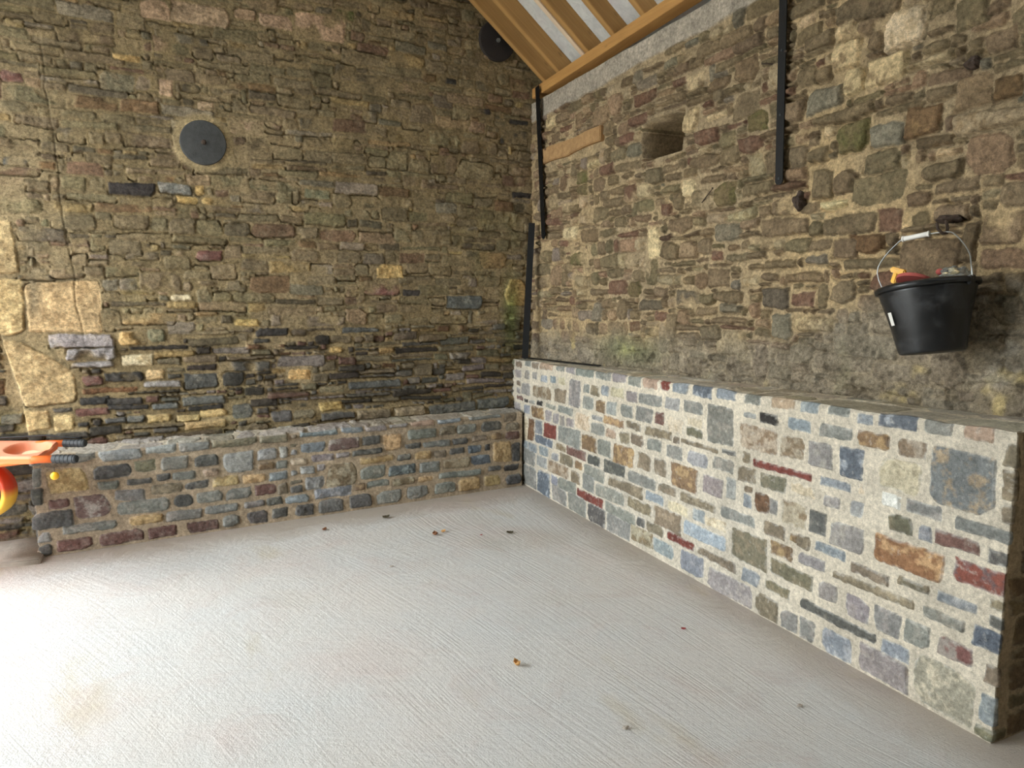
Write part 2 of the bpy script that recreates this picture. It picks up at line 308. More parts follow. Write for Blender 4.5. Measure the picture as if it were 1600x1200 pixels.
ST_B = '''912,1096,2686,2864n 184,338,2766,2856m 243,371,2880,2986c 381,579,2885,2986t 1363,1586,2723,2825m 1390,1581,2846,2939g 1648,1786,2930,2997g 1739,1847,2757,2812m 1860,2000,2679,2789c 1179,1322,2549,2638n 1320,1502,2573,2659m 834,969,2398,2455c 971,1143,2326,2397m 1079,1201,2246,2314t 1170,1450,2313,2373t 691,819,2309,2399S 704,822,2228,2303S 995,1111,2151,2221t 1119,1293,2171,2230t 1276,1406,2107,2219m 1405,1592,2118,2211c 1697,1843,2173,2229t 1852,1969,2073,2172c 1856,1979,2184,2233t 2007,2203,2125,2174t 1938,2097,1994,2102G 1433,1596,2033,2110G 1065,1269,2094,2157t 1603,1718,2052,2105t 1659,1757,1985,2057m 2108,2278,1992,2122S 1963,2143,2340,2425m 2143,2263,2299,2382G 2036,2186,2460,2498c 1172,1308,1959,2032t 1411,1575,1967,2016t 1533,1659,1741,1927c 1661,1840,1722,1835G 1998,2109,1734,1832t 614,833,1734,1826S 518,700,1926,2025c 1230,1440,1889,1930m 1861,1999,1722,1828n 1842,1972,2436,2573c 3104,3291,2518,2677W 3032,3219,2389,2502c 2922,3022,2377,2489c 2854,2990,2501,2624c 3242,3306,2333,2403n 2861,2954,2656,2728c 2651,2749,2800,2855c 2644,2795,2698,2793t 2692,2860,2634,2725t 3518,3626,2389,2464t 3558,3665,2211,2294u 3423,3556,2206,2334n 2720,2912,2349,2449g 3221,3376,2139,2259o 2903,3056,2133,2266S 3064,3217,2132,2228l 2835,2896,2224,2282c 2355,2494,2336,2448S 2239,2404,2609,2761t 2243,2428,2420,2552t 2599,2707,2330,2433t 3477,3658,1952,2104n 3309,3475,1956,2025G 3360,3542,1894,1949t 2900,3022,1953,2075t 2991,3237,1895,2023G 2776,2891,1952,2091t 2830,2971,1899,1939c 3366,3469,2039,2077c 3309,3479,2326,2379t 3302,3424,2262,2318t 3559,3710,1692,1814n 3558,3719,1602,1679n 2998,3161,1687,1778u 3272,3349,1790,1848t 3656,3726,1515,1594t 1780,1976,1681,1714G 1994,2091,1696,1726t 2108,2201,1703,1758m 2224,2386,1695,1737G 1634,1802,1642,1683t 1384,1501,1604,1682t 1331,1474,1503,1601S 2096,2252,1556,1658t 1991,2097,1544,1642t 1816,2035,1462,1542d 1462,1686,1418,1484d 1995,2172,1401,1458t 2198,2358,1413,1465g 2499,2657,1440,1548d 2675,2818,1452,1525m 2912,3040,1462,1580t 2483,2595,1579,1623t 2757,2882,1651,1699g 2504,2701,1643,1690t 2388,2500,1645,1671t 2396,2516,1695,1736t 2907,3034,1676,1764t 2137,2398,1353,1397t 1891,1987,1573,1624t 1482,1691,1087,1167S 1956,2081,1148,1197S 1363,1482,1281,1343m 2566,2687,1295,1420g 2714,2933,1341,1417c 2604,2688,1156,1230t 2094,2251,1148,1189G 2334,2445,1157,1216c'''


def desat(c, k, b=1.0):
    c = np.array(c, float); return tuple((c.mean() + (c - c.mean()) * k) * b)

def parse(s):
    out = []
    for t in s.split():
        k = t[-1]; a = [int(x) / 1000 for x in t[:-1].split(',')]
        out.append((a[0], a[1], a[2], a[3], k))
    return out

# ------------------------------------------------------------------ masonry relief
def vnoise(U, V, freq, seed, octs=1, gain=0.5):
    rs = np.random.RandomState(seed)
    out = np.zeros(np.broadcast(U, V).shape); amp = 1.0; tot = 0
    for o in range(octs):
        n = 256; lat = rs.rand(n, n)
        x = U * freq + 37.3 * (o + 1); y = V * freq + 91.7 * (o + 1)
        xi = np.floor(x).astype(int); yi = np.floor(y).astype(int)
        fx = x - xi; fy = y - yi; fx = fx * fx * (3 - 2 * fx); fy = fy * fy * (3 - 2 * fy)
        a = lat[xi % n, yi % n]; b = lat[(xi + 1) % n, yi % n]; c = lat[xi % n, (yi + 1) % n]; d = lat[(xi + 1) % n, (yi + 1) % n]
        out += amp * ((a * (1 - fx) + b * fx) * (1 - fy) + (c * (1 - fx) + d * fx) * fy)
        tot += amp; amp *= gain; freq *= 2.03
    return out / tot - 0.5

PAL = {  # sRGB stone colours (main, second, how much of the second)
 'g': ((134, 135, 126), (156, 152, 140), .35), 'b': ((136, 144, 148), (166, 170, 170), .35), 'B': ((162, 176, 184), (196, 204, 206), .3),
 'l': ((164, 165, 158), (142, 144, 140), .35), 'd': ((96, 95, 90), (124, 120, 110), .3), 'D': ((100, 108, 116), (150, 158, 164), .3),
 'k': ((66, 62, 58), (48, 46, 44), .3), 'm': ((118, 84, 74), (138, 112, 100), .35), 'M': ((152, 140, 130), (128, 84, 78), .4),
 'r': ((132, 68, 56), (112, 58, 50), .3), 'R': ((150, 84, 68), (118, 98, 96), .4), 'o': ((136, 108, 78), (178, 146, 100), .38),
 'O': ((158, 112, 72), (208, 164, 110), .38), 'y': ((206, 192, 156), (178, 164, 130), .35), 'Y': ((160, 154, 130), (206, 194, 162), .42),
 'C': ((202, 170, 114), (170, 138, 88), .4), 'c': ((216, 200, 166), (186, 166, 130), .35), 'n': ((184, 156, 128), (156, 132, 106), .35),
 'p': ((150, 142, 138), (168, 158, 148), .35), 't': ((130, 116, 94), (152, 136, 110), .4), 'u': ((124, 90, 64), (104, 76, 54), .4),
 'G': ((124, 118, 94), (146, 134, 106), .4), 'S': ((100, 106, 62), (118, 110, 78), .5), 'w': ((236, 234, 222), (220, 216, 200), .2),
 'W': ((218, 204, 180), (192, 176, 150), .35), 'Q': ((198, 172, 126), (172, 146, 104), .4), 'Z': ((198, 172, 126), (172, 146, 104), .4), 'q': ((124, 98, 90), (176, 164, 152), .35),
 'f': ((176, 160, 134), (142, 120, 92), .45), 'X': ((120, 124, 122), (166, 146, 116), .35),
}

def pack(occ, cell, rs, wr, hr, gap):
    """fills the free cells of a face with coursed rubble rectangles"""
    nu, nv = occ.shape; out = []
    j = 0
    for j in range(nv):
        i = 0
        while i < nu:
            if occ[i, j]: i += 1; continue
            w = int(rs.uniform(*wr(j * cell)) / cell); h = int(round(rs.uniform(*hr(j * cell)) / cell))
            w = max(w, 2); h = max(h, 2)
            k = i
            while k < nu and k < i + w and not occ[k, j]: k += 1
            w2 = k - i
            # swallow slivers left before the next stone
            k3 = k
            while k3 < nu and not occ[k3, j] and k3 < k + 3: k3 += 1
            if k3 < nu and occ[k3, j] and k3 - k < 3: w2 = k3 - i
            h2 = 1
            while h2 < h and j + h2 < nv and not occ[i:i + w2, j + h2].any(): h2 += 1
            occ[i:i + w2, j:j + h2] = True
            if w2 * cell > gap * 2 and h2 * cell > gap * 1.8:
                out.append((i * cell, (i + w2) * cell, j * cell, (j + h2) * cell))
            i += w2
    return out

def courses(occ, cell, rs, wr, hr, gap, wave=.03, big=None):
    """wavering courses of rubble; leaves out what is already occupied"""
    nu, nv = occ.shape; W, Hh = nu * cell, nv * cell; out = []
    ph = rs.uniform(0, 6, 8)
    def off(u, v): return wave * (math.sin(u * 1.3 + ph[0] + v * .7) + .6 * math.sin(u * 2.9 + ph[1] - v * 1.1) + .35 * math.sin(u * 6.1 + ph[2] + v * 3))
    v = -.1
    while v < Hh + .1:
        h = rs.uniform(*hr(max(v, 0))); u = -rs.uniform(0, .2)
        while u < W:
            w = rs.uniform(*wr(max(v, 0))) * (1 if rs.rand() > .18 else .5) * (1.35 if big and u > big else 1); hh = h * rs.uniform(.86, 1.08)
            parts = [(0, hh)]
            q = rs.rand()
            if q < .22 and h > .055: k = rs.uniform(.35, .65); parts = [(0, hh * k), (hh * k, hh * (1 - k))]
            elif q < (.52 if big and u > big else .30): parts = [(0, hh + h * .55)]
            for (b0, bh) in parts:
                a0, a1 = max(u, 0), min(u + w, W); c0 = v + b0 + off(u + w / 2, v); c1 = c0 + bh
                c0, c1 = max(c0, 0), min(c1, Hh)
                i0, i1, j0, j1 = int(a0 / cell), int(a1 / cell), int(c0 / cell), int(c1 / cell)
                if i1 - i0 < 2 or j1 - j0 < 2: continue
                blk = occ[i0:i1, j0:j1]; fr = blk.mean()
                if fr > .04:
                    col = blk.mean(1) < .35; row = blk.mean(0) < .35
                    best = None
                    for arr, ax_ in ((col, 0), (row, 1)):
                        runs = []; st = None
                        for n_, ok in enumerate(list(arr) + [False]):
                            if ok and st is None: st = n_
                            if not ok and st is not None: runs.append((n_ - st, st, n_)); st = None
                        if runs:
                            m_ = max(runs); cover = m_[0] / len(arr)
                            if best is None or cover > best[0]: best = (cover, ax_, m_[1], m_[2])
                    if best is None or best[0] < .25: continue
                    if best[1] == 0: i0, i1 = i0 + best[2], i0 + best[3]
                    else: j0, j1 = j0 + best[2], j0 + best[3]
                    if occ[i0:i1, j0:j1].mean() > .15: continue
                    a0, a1, c0, c1 = i0 * cell, i1 * cell, j0 * cell, j1 * cell
                occ[i0:i1, j0:j1] = True
                out.append((a0, a1, c0, c1))
            u += w
        v += h
    # pinning stones in what is left
    return out + pack(occ, cell, rs, lambda v_: (.05, .12), lambda v_: (.03, .06), gap)

def relief(ua, va, stones, P):
    """height and colour fields on the grid ua x va"""
    U, V = np.meshgrid(ua, va, indexing='ij')
    sd = P['seed']
    rs = np.random.RandomState(sd)
    wa = P.get('warp', 0.006)
    WU = vnoise(U, V, 9, sd + 1, 3) * wa * 2; WV = vnoise(U, V, 9, sd + 2, 3) * wa * 2
    EN = vnoise(U, V, 45, sd + 3, 2)
    FN = vnoise(U, V, 60, sd + 4, 3, .6); FB = vnoise(U, V, 14, sd + 5, 3, .6)
    LN = vnoise(U * .35, V * 1.5, 70, sd + 15, 2, .6)
    H = P['mrough'] * (vnoise(U, V, 40, sd + 6, 4, .65) * 1.6) + P['mwave'] * vnoise(U, V, 5, sd + 7, 3)
    mort = lin(P['mortar'])[None, None, :] * (1 + .28 * vnoise(U, V, 3, sd + 8, 4))[..., None]
    if 'mortar2' in P:
        f = np.clip(vnoise(U, V, 1.3, sd + 9, 3) * 3 + .4, 0, 1)[..., None]
        mort = mort * (1 - f) + lin(P['mortar2'])[None, None, :] * f
    if 'mortfn' in P: mort = P['mortfn'](U, V, mort)
    C = mort.copy()
    pad = .03
    for (u0, u1, v0, v1, k, hand) in stones:
        i0, i1 = np.searchsorted(ua, (u0 - pad, u1 + pad)); j0, j1 = np.searchsorted(va, (v0 - pad, v1 + pad))
        if i1 - i0 < 2 or j1 - j0 < 2: continue
        s = np.s_[i0:i1, j0:j1]
        w, h = (u1 - u0) / 2, (v1 - v0) / 2
        x = U[s] + WU[s] - (u0 + u1) / 2; y = V[s] + WV[s] - (v0 + v1) / 2
        tl = P.get('tilt', .05) * (0.6 if hand else 1)
        E = []
        for (nx, ny, off, ln) in ((1, 0, w, h), (-1, 0, w, h), (0, 1, h, w), (0, -1, h, w)):
            a = rs.uniform(-1, 1) * min(tl * 2.2 if nx else tl, .5 * off / max(ln, 1e-3))
            c, q = math.cos(a), math.sin(a)
            E.append((nx * c - ny * q) * x + (nx * q + ny * c) * y - off)
        m = min(w, h)
        for (sx, sy) in ((1, 1), (1, -1), (-1, 1), (-1, -1)):
            if rs.rand() < P.get('cut', .6):
                a = math.atan2(w, h) + rs.uniform(-.35, .35) if P.get('skewcut') else math.pi / 4 + rs.uniform(-.4, .4)
                nx, ny = sx * math.cos(a), sy * math.sin(a)
                off = abs(nx) * w + abs(ny) * h - m * rs.uniform(.12, P.get('cutmax', .5))
                E.append(nx * x + ny * y - off)
        if k == 'Z':      # big irregular quoin with its upper right corner knocked off
            pl_ = [(0, 0), (.46, 0), (.79, .33), (1, .45), (.99, .95), (.27, 1.0)]
            q_ = [(w - a_ * 2 * w, h - b_ * 2 * h) for a_, b_ in pl_]; E = []
            for n_ in range(len(q_)):
                (xa, ya_), (xb, yb_) = q_[n_], q_[(n_ + 1) % len(q_)]
                ex, ey = xb - xa, yb_ - ya_; l_ = math.hypot(ex, ey); nx, ny = ey / l_, -ex / l_
                if nx * xa + ny * ya_ < 0: nx, ny = -nx, -ny
                E.append(nx * (x - xa) + ny * (y - ya_))
        D = np.array(E); r = P.get('round', .3) * m
        # rounded maximum
        q = np.maximum(D + r, 0)
        d = np.where((q > 0).any(0), np.power((q ** 4).sum(0), .25), D.max(0) + r) - r
        d = d + EN[s] * P.get('edge', .006) * 2
        bev = P['bevel']
        t = np.clip(-d / bev, 0, 1); t = t * t * (3 - 2 * t)
        lift = P['lift'](v0) * rs.uniform(.35, 1.5)
        if k in 'QZ': lift = P['lift'](v0) * .9
        fr = P['face'] * rs.uniform(.6, 1.5)
        hh = (lift * t - .004) + t * (fr * (FN[s] * .5 + FB[s] * 1.1 + P.get('layer', 0) * LN[s])
             + (x * rs.uniform(-1, 1) + y * rs.uniform(-1, .8)) * P.get('slope', .03) + P.get('dome', .0) * np.clip(-d / max(m, .01), 0, 1))
        if P.get('proud') : hh += t * max(0, rs.normal(0, 1)) * P['proud'](v0)
        if P.get('under') and rs.rand() < P['under']:
            sgn = 1 if rs.rand() < .3 else -1
            uc = np.exp(-((d - .002) / .0035) ** 2) * np.clip(sgn * y / max(h, .01) * 1.6 - .2 + EN[s] * 2, 0, 1)
            H[s] = H[s] - uc * rs.uniform(.012, .035)
        mask = np.clip(.5 - (d + .001) / P.get('soft', .003), 0, 1)
        # smeared pointing hides part of some faces
        if P.get('smear') and k not in 'QZ':
            sm = P['smear'](u0, v0)
            if rs.rand() < sm:
                mask = mask * np.clip(.62 - 5 * vnoise(U[s] + 3.1, V[s], 12, sd + 21 + rs.randint(9), 2), .1, 1)
        H[s] = np.where(mask > 0, np.maximum(H[s] * (1 - mask) + (hh) * mask, np.minimum(H[s], hh) if False else H[s] * (1 - mask) + hh * mask), H[s])
        c1, c2, am = PAL[k]
        if P.get('tint'): c1 = P['tint'](c1, v0, hand); c2 = P['tint'](c2, v0, hand)
        j = rs.normal(0, .10 if not hand else .06); jj = rs.normal(0, .02, 3)
        c1 = lin(c1) * (1 + j + jj); c2 = lin(c2) * (1 + j + jj)
        off = rs.uniform(0, 50)
        f = np.clip((vnoise(U[s] + off, V[s] - off, 22, sd + 31, 4, .65) + (am - .42)) * 6 + .3, 0, 1)[..., None]
        cc = c1 * (1 - f) + c2 * f
        if k == 'w': mask = (d < 0) * 1.0
        # lime bloom at the stone margins
        if P.get('bloom'):
            b = (np.clip(1 + d / P['bloom'][0], 0, 1) * np.clip(EN[s] * 2.5 + .45, 0, 1) * P['bloom'][1])[..., None]
            cc = cc * (1 - b) + lin((212, 210, 202)) * b
            fl = (np.clip(vnoise(U[s] - off, V[s] + off, 48, sd + 77, 4, .7) * 9 - 1.6 + rs.uniform(-.4, .4), 0, 1) * P['bloom'][1] * .5)[..., None]
            cc = cc * (1 - fl) + lin((206, 202, 190)) * fl
        C[s] = C[s] * (1 - mask[..., None]) + cc * mask[..., None]
    if 'post' in P: H, C = P['post'](U, V, H, C)
    return U, V, H, np.clip(C, .004, .95)

def spaced(segs):
    """(start, end, spacing at start, spacing at end) -> coordinates"""
    out = []
    for (a, b, s0, s1) in segs:
        x = a
        while x < b - 1e-6:
            out.append(x); x += s0 + (s1 - s0) * (x - a) / (b - a)
    out.append(segs[-1][1])
    return np.array(out)

def grid_mesh(name, Pg, Cg, mat, back=None, parent=None):
    """grid of points to one mesh; back = vector giving it thickness"""
    nu, nv = Pg.shape[:2]; n = nu * nv
    idx = np.arange(n).reshape(nu, nv)
    q = np.stack([idx[:-1, :-1], idx[1:, :-1], idx[1:, 1:], idx[:-1, 1:]], -1).reshape(-1, 4)
    co = Pg.reshape(-1, 3); col = Cg.reshape(-1, 3)
    if back is not None:
        ring = np.concatenate([idx[:, 0], idx[-1, 1:], idx[-2::-1, -1], idx[0, -2:0:-1]])
        m = len(ring)
        bco = co[ring] + np.asarray(back)[None, :] if np.ndim(back) == 1 else back(co[ring])
        co = np.concatenate([co, bco]); col = np.concatenate([col, col[ring]])
        r2 = np.roll(ring, -1); b = n + np.arange(m); b2 = np.roll(b, -1)
        q = np.concatenate([q, np.stack([ring, b, b2, r2], -1)])
    me = bpy.data.meshes.new(name)
    me.vertices.add(len(co)); me.vertices.foreach_set('co', co.astype(np.float32).ravel())
    me.loops.add(q.size); me.loops.foreach_set('vertex_index', q.astype(np.int32).ravel())
    me.polygons.add(len(q)); me.polygons.foreach_set('loop_start', np.arange(0, q.size, 4, dtype=np.int32))
    me.polygons.foreach_set('loop_total', np.full(len(q), 4, dtype=np.int32))
    me.polygons.foreach_set('use_smooth', np.ones(len(q), dtype=bool))
    me.update(calc_edges=True)
    at = me.color_attributes.new('Col', 'FLOAT_COLOR', 'POINT')
    c4 = np.ones((len(co), 4), dtype=np.float32); c4[:, :3] = col
    at.data.foreach_set('color', c4.ravel())
    me.materials.append(mat)
    o = bpy.data.objects.new(name, me); COL.objects.link(o)
    if parent: o.parent = parent
    return o

def stone_set(hand, size, P, wr, hr, kinds, gap=.012, u_off=0.0, block=None):
    """hand-laid stones + packed rubble in what is left, on the face size=(W,H), u starting at u_off"""
    cell = P.get('cell', .0125)
    W, Hh = size; rs = np.random.RandomState(P['seed'] + 100)
    occ = np.zeros((int(W / cell), int(Hh / cell)), bool)
    out = []
    for (u0, u1, v0, v1, k) in hand:
        g = gap * .45
        i0, i1 = int((u0 - u_off - g) / cell), int(math.ceil((u1 - u_off + g) / cell))
        j0, j1 = int((v0 - g) / cell), int(math.ceil((v1 + g) / cell))
        occ[max(i0, 0):max(i1, 0), max(j0, 0):max(j1, 0)] = True
    if block: block(occ, cell)
    for (a, b, c, d) in (courses(occ, cell, rs, wr, hr, gap, P['wave'], P.get('big')) if 'wave' in P else pack(occ, cell, rs, wr, hr, gap)):
        k = kinds(a + u_off, c, rs)
        if k is None: continue
        if b - a < P.get('minw', .03) or d - c < P.get('minh', .024): continue
        g = gap * rs.uniform(.35, .7)
        out.append((a + u_off + g, b + u_off - g, c + g * .8, d - g * .8, k, False))
    # rubble first, hand-laid stones over it
    return out + [(u0, u1, v0, v1, k, True) for (u0, u1, v0, v1, k) in hand]

def pick(rs, s):
    return s[rs.randint(len(s))]

# ------------------------------------------------------------------ floor and yard
def plane_grid(name, x0, x1, y0, y1, z, mat, n=2):
    bm = bmesh.new()
    v = [bm.verts.new(p) for p in ((x0, y0, z), (x1, y0, z), (x1, y1, z), (x0, y1, z))]
    bm.faces.new(v)
    lo = [bm.verts.new((p.co.x, p.co.y, z - .15)) for p in v]
    for i in range(4): bm.faces.new((v[i], lo[i], lo[(i + 1) % 4], v[(i + 1) % 4]))
    bm.faces.new(lo[::-1])
    o = obj(name, bm, mat); tag(o, kind='structure'); return o
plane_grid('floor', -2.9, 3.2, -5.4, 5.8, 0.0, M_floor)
plane_grid('yard', -30, -2.9, -25, 25, -0.03, M_ground)

# ------------------------------------------------------------------ old gable wall (left) and old rear wall (right)
def smooth01(x): x = np.clip(x, 0, 1); return x * x * (3 - 2 * x)

dA = np.array((-1, -.08)); dA /= np.linalg.norm(dA); oA = np.array((2.58, 5.30)); nA = np.array((dA[1], -dA[0]))   # u leftwards from the corner
if nA[1] > 0: nA = -nA
dB = np.array((.041, -1)); dB /= np.linalg.norm(dB); oB = np.array((2.58, 5.30)); nB = np.array((-dB[1], dB[0]))
if nB[0] > 0: nB = -nB

def postA(U, V, H, C):
    # blocked opening left of the quoins is set back
    edge = np.interp(V, [0, .6, .84, 1.03, 1.26, 1.9, 4], [3.49, 3.5, 3.515, 3.555, 3.592, 3.75, 3.75])
    rec = smooth01((U - edge) / .012) * (V < 1.32)
    H = H - .09 * rec
    # smooth pointing round the tie plate
    r = np.hypot(U - 2.452, V - 2.482)
    f = smooth01((.20 - r) / .04)
    H = H * (1 - f) + (.006 + .004 * vnoise(U, V, 20, 5, 2)) * f
    m = lin((176, 156, 118)); C = C * (1 - f[..., None]) + m * f[..., None]
    # mortar channel beside the quoins
    f = np.exp(-((U - (3.42 + .02 * vnoise(U * 0, V, 4, 8, 2))) / .035) ** 2) * smooth01((V - 1.35) * 8) * smooth01((2.05 - V) * 6)
    f = f * (1 - smooth01((U - 3.47) * 60))
    C = C * (1 - f[..., None] * .8) + lin((132, 118, 92)) * f[..., None] * .8
    # hairline settlement crack
    cu = 3.22 + .06 * (V - 1.7) + .05 * vnoise(U * 0, V, 5, 12, 3)
    f = np.exp(-((U - cu) / .004) ** 2) * smooth01((V - 1.22) * 12) * smooth01((3.05 - V) * 6)
    H = H - .007 * f; C = C * (1 - .35 * f[..., None])
    # green growth in patches
    g = smooth01(vnoise(U, V, 1.6, 61, 4, .6) * 5 - .55) * .45
    g2 = np.exp(-((U - .20) / .07) ** 2 - ((V - 1.35) / .28) ** 2) * .8
    g = np.clip(g * .45 * (V < 2.3) + g2, 0, .8)[..., None]
    C = C * (1 - g) + C.mean(-1, keepdims=True) * np.array((.9, 1.05, .32)) * g
    # the foot of the wall steps out towards the bench
    H = H + .03 * smooth01((.72 - V) / .05) * (U < 3.4)
    return H, C

HA = parse(ST_A)
P_A = dict(under=.35, wave=.022, seed=11, warp=.006, mrough=.0045, mwave=.022, mortar=(136, 119, 87), mortar2=(152, 134, 102), bevel=.008, tilt=.06, cut=.5, cutmax=.5,
           round=.22, edge=.005, face=.009, layer=.8, slope=.06, dome=.004, soft=.005,
           lift=lambda v: .017 if v < 1.25 else (.009 if v < 2.4 else .008), proud=lambda v: .008 if v < 1.4 else .003,
           smear=lambda u, v: .1 if v < 1.2 else .45, post=postA,
           tint=lambda c, v, hand: c if hand else (tuple(np.array(c) * .42 + np.array((134, 117, 86)) * .55) if v > 1.25 else tuple(np.array(c) * .62 + np.array((96, 82, 62)) * .28)))
def kindsA(u, v, rs):
    if v < 1.3: return pick(rs, 'kddtpmtukGtdGCtt' if v > .9 else 'kdddpmtkptGd')
    return pick(rs, 'tttGttGtGtnutpGdCmkttt')
wrA = lambda v: (.09, .36) if v < 1.3 else (.09, .34)
hrA = lambda v: (.03, .066) if v < 1.3 else (.042, .10)
stA = stone_set(HA, (3.95, 3.85), P_A, wrA, hrA, kindsA, gap=.008)
ua = spaced([(-.55, 0, .05, .02), (0, 3.95, .0062, .0056)]); va = spaced([(0, .55, .012, .008), (.55, 3.85, .0056, .0066)])
U, V, Hh, Cc = relief(ua, va, stA, P_A)
Pg = np.stack([oA[0] + dA[0] * U + nA[0] * Hh, oA[1] + dA[1] * U + nA[1] * Hh, V], -1)
# push the corner end a little into the rear wall so the two meet
wA = grid_mesh('wall_left', Pg, Cc, M_A, back=np.array((-nA[0] * .5, -nA[1] * .5, 0)))
tag(wA, kind='structure')

def postB(U, V, H, C):
    # putlog niche through the wall, 25 cm deep
    un, u1, v0, v1 = 1.50, 1.845, 2.345, 2.585
    jag = .012 * vnoise(U, V, 12, 41, 3)
    inside = smooth01((U - un + .03 - jag * 2) / .03) * smooth01((u1 - U + jag) / .010) * smooth01((V - v0 + jag) / .012) * smooth01((v1 + .03 * (U - 1.7) - V + jag) / .02)
    H = H - .52 * inside + .03 * inside * vnoise(U, V * 2, 12, 77, 3)
    # crumbling hollow shading into the niche from the left
    # straight vertical joint where the corner was rebuilt
    f = np.exp(-((U - .86) / .006) ** 2) * smooth01((2.45 - V) * 10)
    H = H - .010 * f; C = C * (1 - .25 * f[..., None])
    cem = smooth01((V - (3.015 + .062 * U * .0 + .04 * U * .6) + .06 * vnoise(U, V, 4, 43, 3)) / .03)
    H = H * (1 - cem) + (.01 + .012 * vnoise(U, V, 9, 44, 3)) * cem
    C = C * (1 - cem[..., None]) + lin((172, 162, 146)) * cem[..., None] * (1 + .3 * vnoise(U, V, 6, 45, 3))[..., None]
    # damp, gritty dubbing-out along the foot
    edge = 1.28 + .10 * smooth01((U - 1.2)) + .22 * smooth01((U - 2.6) / .8)
    g = smooth01((edge - V + .22 * vnoise(U, V, 3, 46, 4)) / .16)
    H = H * (1 - .55 * g) + g * (.040 * vnoise(U, V, 14, 47, 5, .7) + .006)
    gc = (lin((138, 128, 110)) * (1 + 1.5 * vnoise(U, V, 13, 48, 5, .8))[..., None])
    yel = smooth01(vnoise(U, V, 7, 49, 3) * 7 - 1.2)[..., None]
    gc = gc * (1 - yel * .8) + lin((202, 182, 128)) * yel * .8
    dk = smooth01(vnoise(U, V, 24, 50, 4) * 7 - .9)[..., None]
    gc = gc * (1 - dk * .6)
    wht = smooth01(vnoise(U, V, 4, 58, 4) * 6 - 1.0)[..., None]
    gc = gc * (1 - wht * .65) + lin((206, 202, 190)) * wht * .65
    a = (g * .82)[..., None]
    C = C * (1 - a) + gc * a
    ms = smooth01(vnoise(U, V, 2.2, 63, 4, .6) * 5 - 1.1) * .5 + .6 * np.exp(-((U - 1.35) / .3) ** 2 - ((V - 1.16) / .09) ** 2)
    ms = np.clip(ms * (V < 1.6), 0, .7)[..., None]
    C = C * (1 - ms) + C.mean(-1, keepdims=True) * np.array((.9, 1.02, .45)) * ms
    return H, C

HB = parse(ST_B)
P_B = dict(big=2.3, under=.5, wave=.028, seed=23, warp=.009, mrough=.009, mwave=.035, mortar=(184, 160, 120), mortar2=(166, 147, 116), bevel=.012, tilt=.11, cut=.6, cutmax=.5, skewcut=True,
           round=.2, edge=.006, face=.013, slope=.10, dome=.008, soft=.004,
           lift=lambda v: .016, proud=lambda v: .008, smear=lambda u, v: .1 if u > .8 else .45, post=postB,
           tint=lambda c, v, hand: (tuple(np.array(c) * .80 + np.array((34, 25, 10))) if np.mean(c) > 165 and hand else tuple(np.array(c) * .5 + np.array((124, 103, 74)) * .47)))
def kindsB(u, v, rs):
    if v > 3.02: return None
    if u < .8: return pick(rs, 'tnttcmtnpt')
    return pick(rs, 'tttttGGcttntmGgtcnnt')
def blockB(occ, cell):
    a = int(.86 / cell); occ[a, :int(2.45 / cell)] = True
    # niche and timber lintel
    occ[int(.16 / cell):int(1.04 / cell), int(2.50 / cell):int(2.68 / cell)] = True
    occ[int(1.50 / cell):int(1.86 / cell), int(2.34 / cell):int(2.62 / cell)] = True
wrB = lambda v: (.08, .24)
hrB = lambda v: (.055, .115)
stB = stone_set(HB, (4.4, 3.14), P_B, wrB, hrB, kindsB, gap=.003, block=blockB)
ub = spaced([(-.12, 0, .04, .02), (0, 4.4, .0068, .0042)]); vb = spaced([(0, .95, .03, .02), (.95, 3.25, .0048, .0072)])
U, V, Hh, Cc = relief(ub, vb, stB, P_B)
top = 3.03 + .030 * U      # the wall head rises slightly towards the open end
Vz = np.where(V > 2.6, 2.6 + (V - 2.6) * (top - 2.6) / (3.25 - 2.6), V)
Pg = np.stack([oB[0] + dB[0] * U + nB[0] * Hh, oB[1] + dB[1] * U + nB[1] * Hh, Vz], -1)
wB = grid_mesh('wall_right', Pg, Cc, M_B, back=np.array((-nB[0] * .65, -nB[1] * .65, 0)))
tag(wB, kind='structure')

# plain continuations out of view: rear wall beyond the lens, the other gable, upper gable
bm = bmesh.new(); add_box(bm, (2.76, -5.4, 0), (3.3, .92, 3.12)); 
o = obj('wall_rear_extension', bm, simple('far_masonry', L4(150, 132, 102), .9, 0, .3, 6, .8)); o.name = 'wall_rear'; tag(o, kind='structure')
bm = bmesh.new()
for y0, y1 in ((-5.9, -5.4),):
    pts = [(-2.6, y0, 0), (3.3, y0, 0), (3.3, y0, 3.1), (.3, y0, 5.1), (-2.6, y0, 3.3)]
    a = [bm.verts.new(p) for p in pts]; b = [bm.verts.new((p[0], y1, p[2])) for p in pts]
    bm.faces.new(a[::-1]); bm.faces.new(b)
    for i in range(5): bm.faces.new((a[i], a[(i + 1) % 5], b[(i + 1) % 5], b[i]))
o = obj('wall_front', bm, bpy.data.materials['far_masonry']); tag(o, kind='structure')
bm = bmesh.new(); add_box(bm, (-2.75, -5.4, 0), (-2.32, 1.85, 3.6))  # unseen wall added to narrow the opening that daylight comes through
o = obj('wall_light_block', bm, bpy.data.materials['far_masonry']); tag(o, kind='structure')
bm = bmesh.new(); add_box(bm, (-2.9, 4.93, 0), (-1.36, 5.5, 3.9))
o = obj('wall_left', bm, bpy.data.materials['far_masonry']); tag(o, kind='structure')
bm = bmesh.new()
def gy(x): return oA[1] + (x - oA[0]) * (dA[1] / dA[0])
pts = [(2.5, 3.845), (1.95, 3.845), (.3, 5.3), (-1.36, 3.9), (-1.36, 3.845)]
pts = [(2.05, 3.80), (.37, 5.24), (-1.36, 4.16), (-1.36, 3.80)]
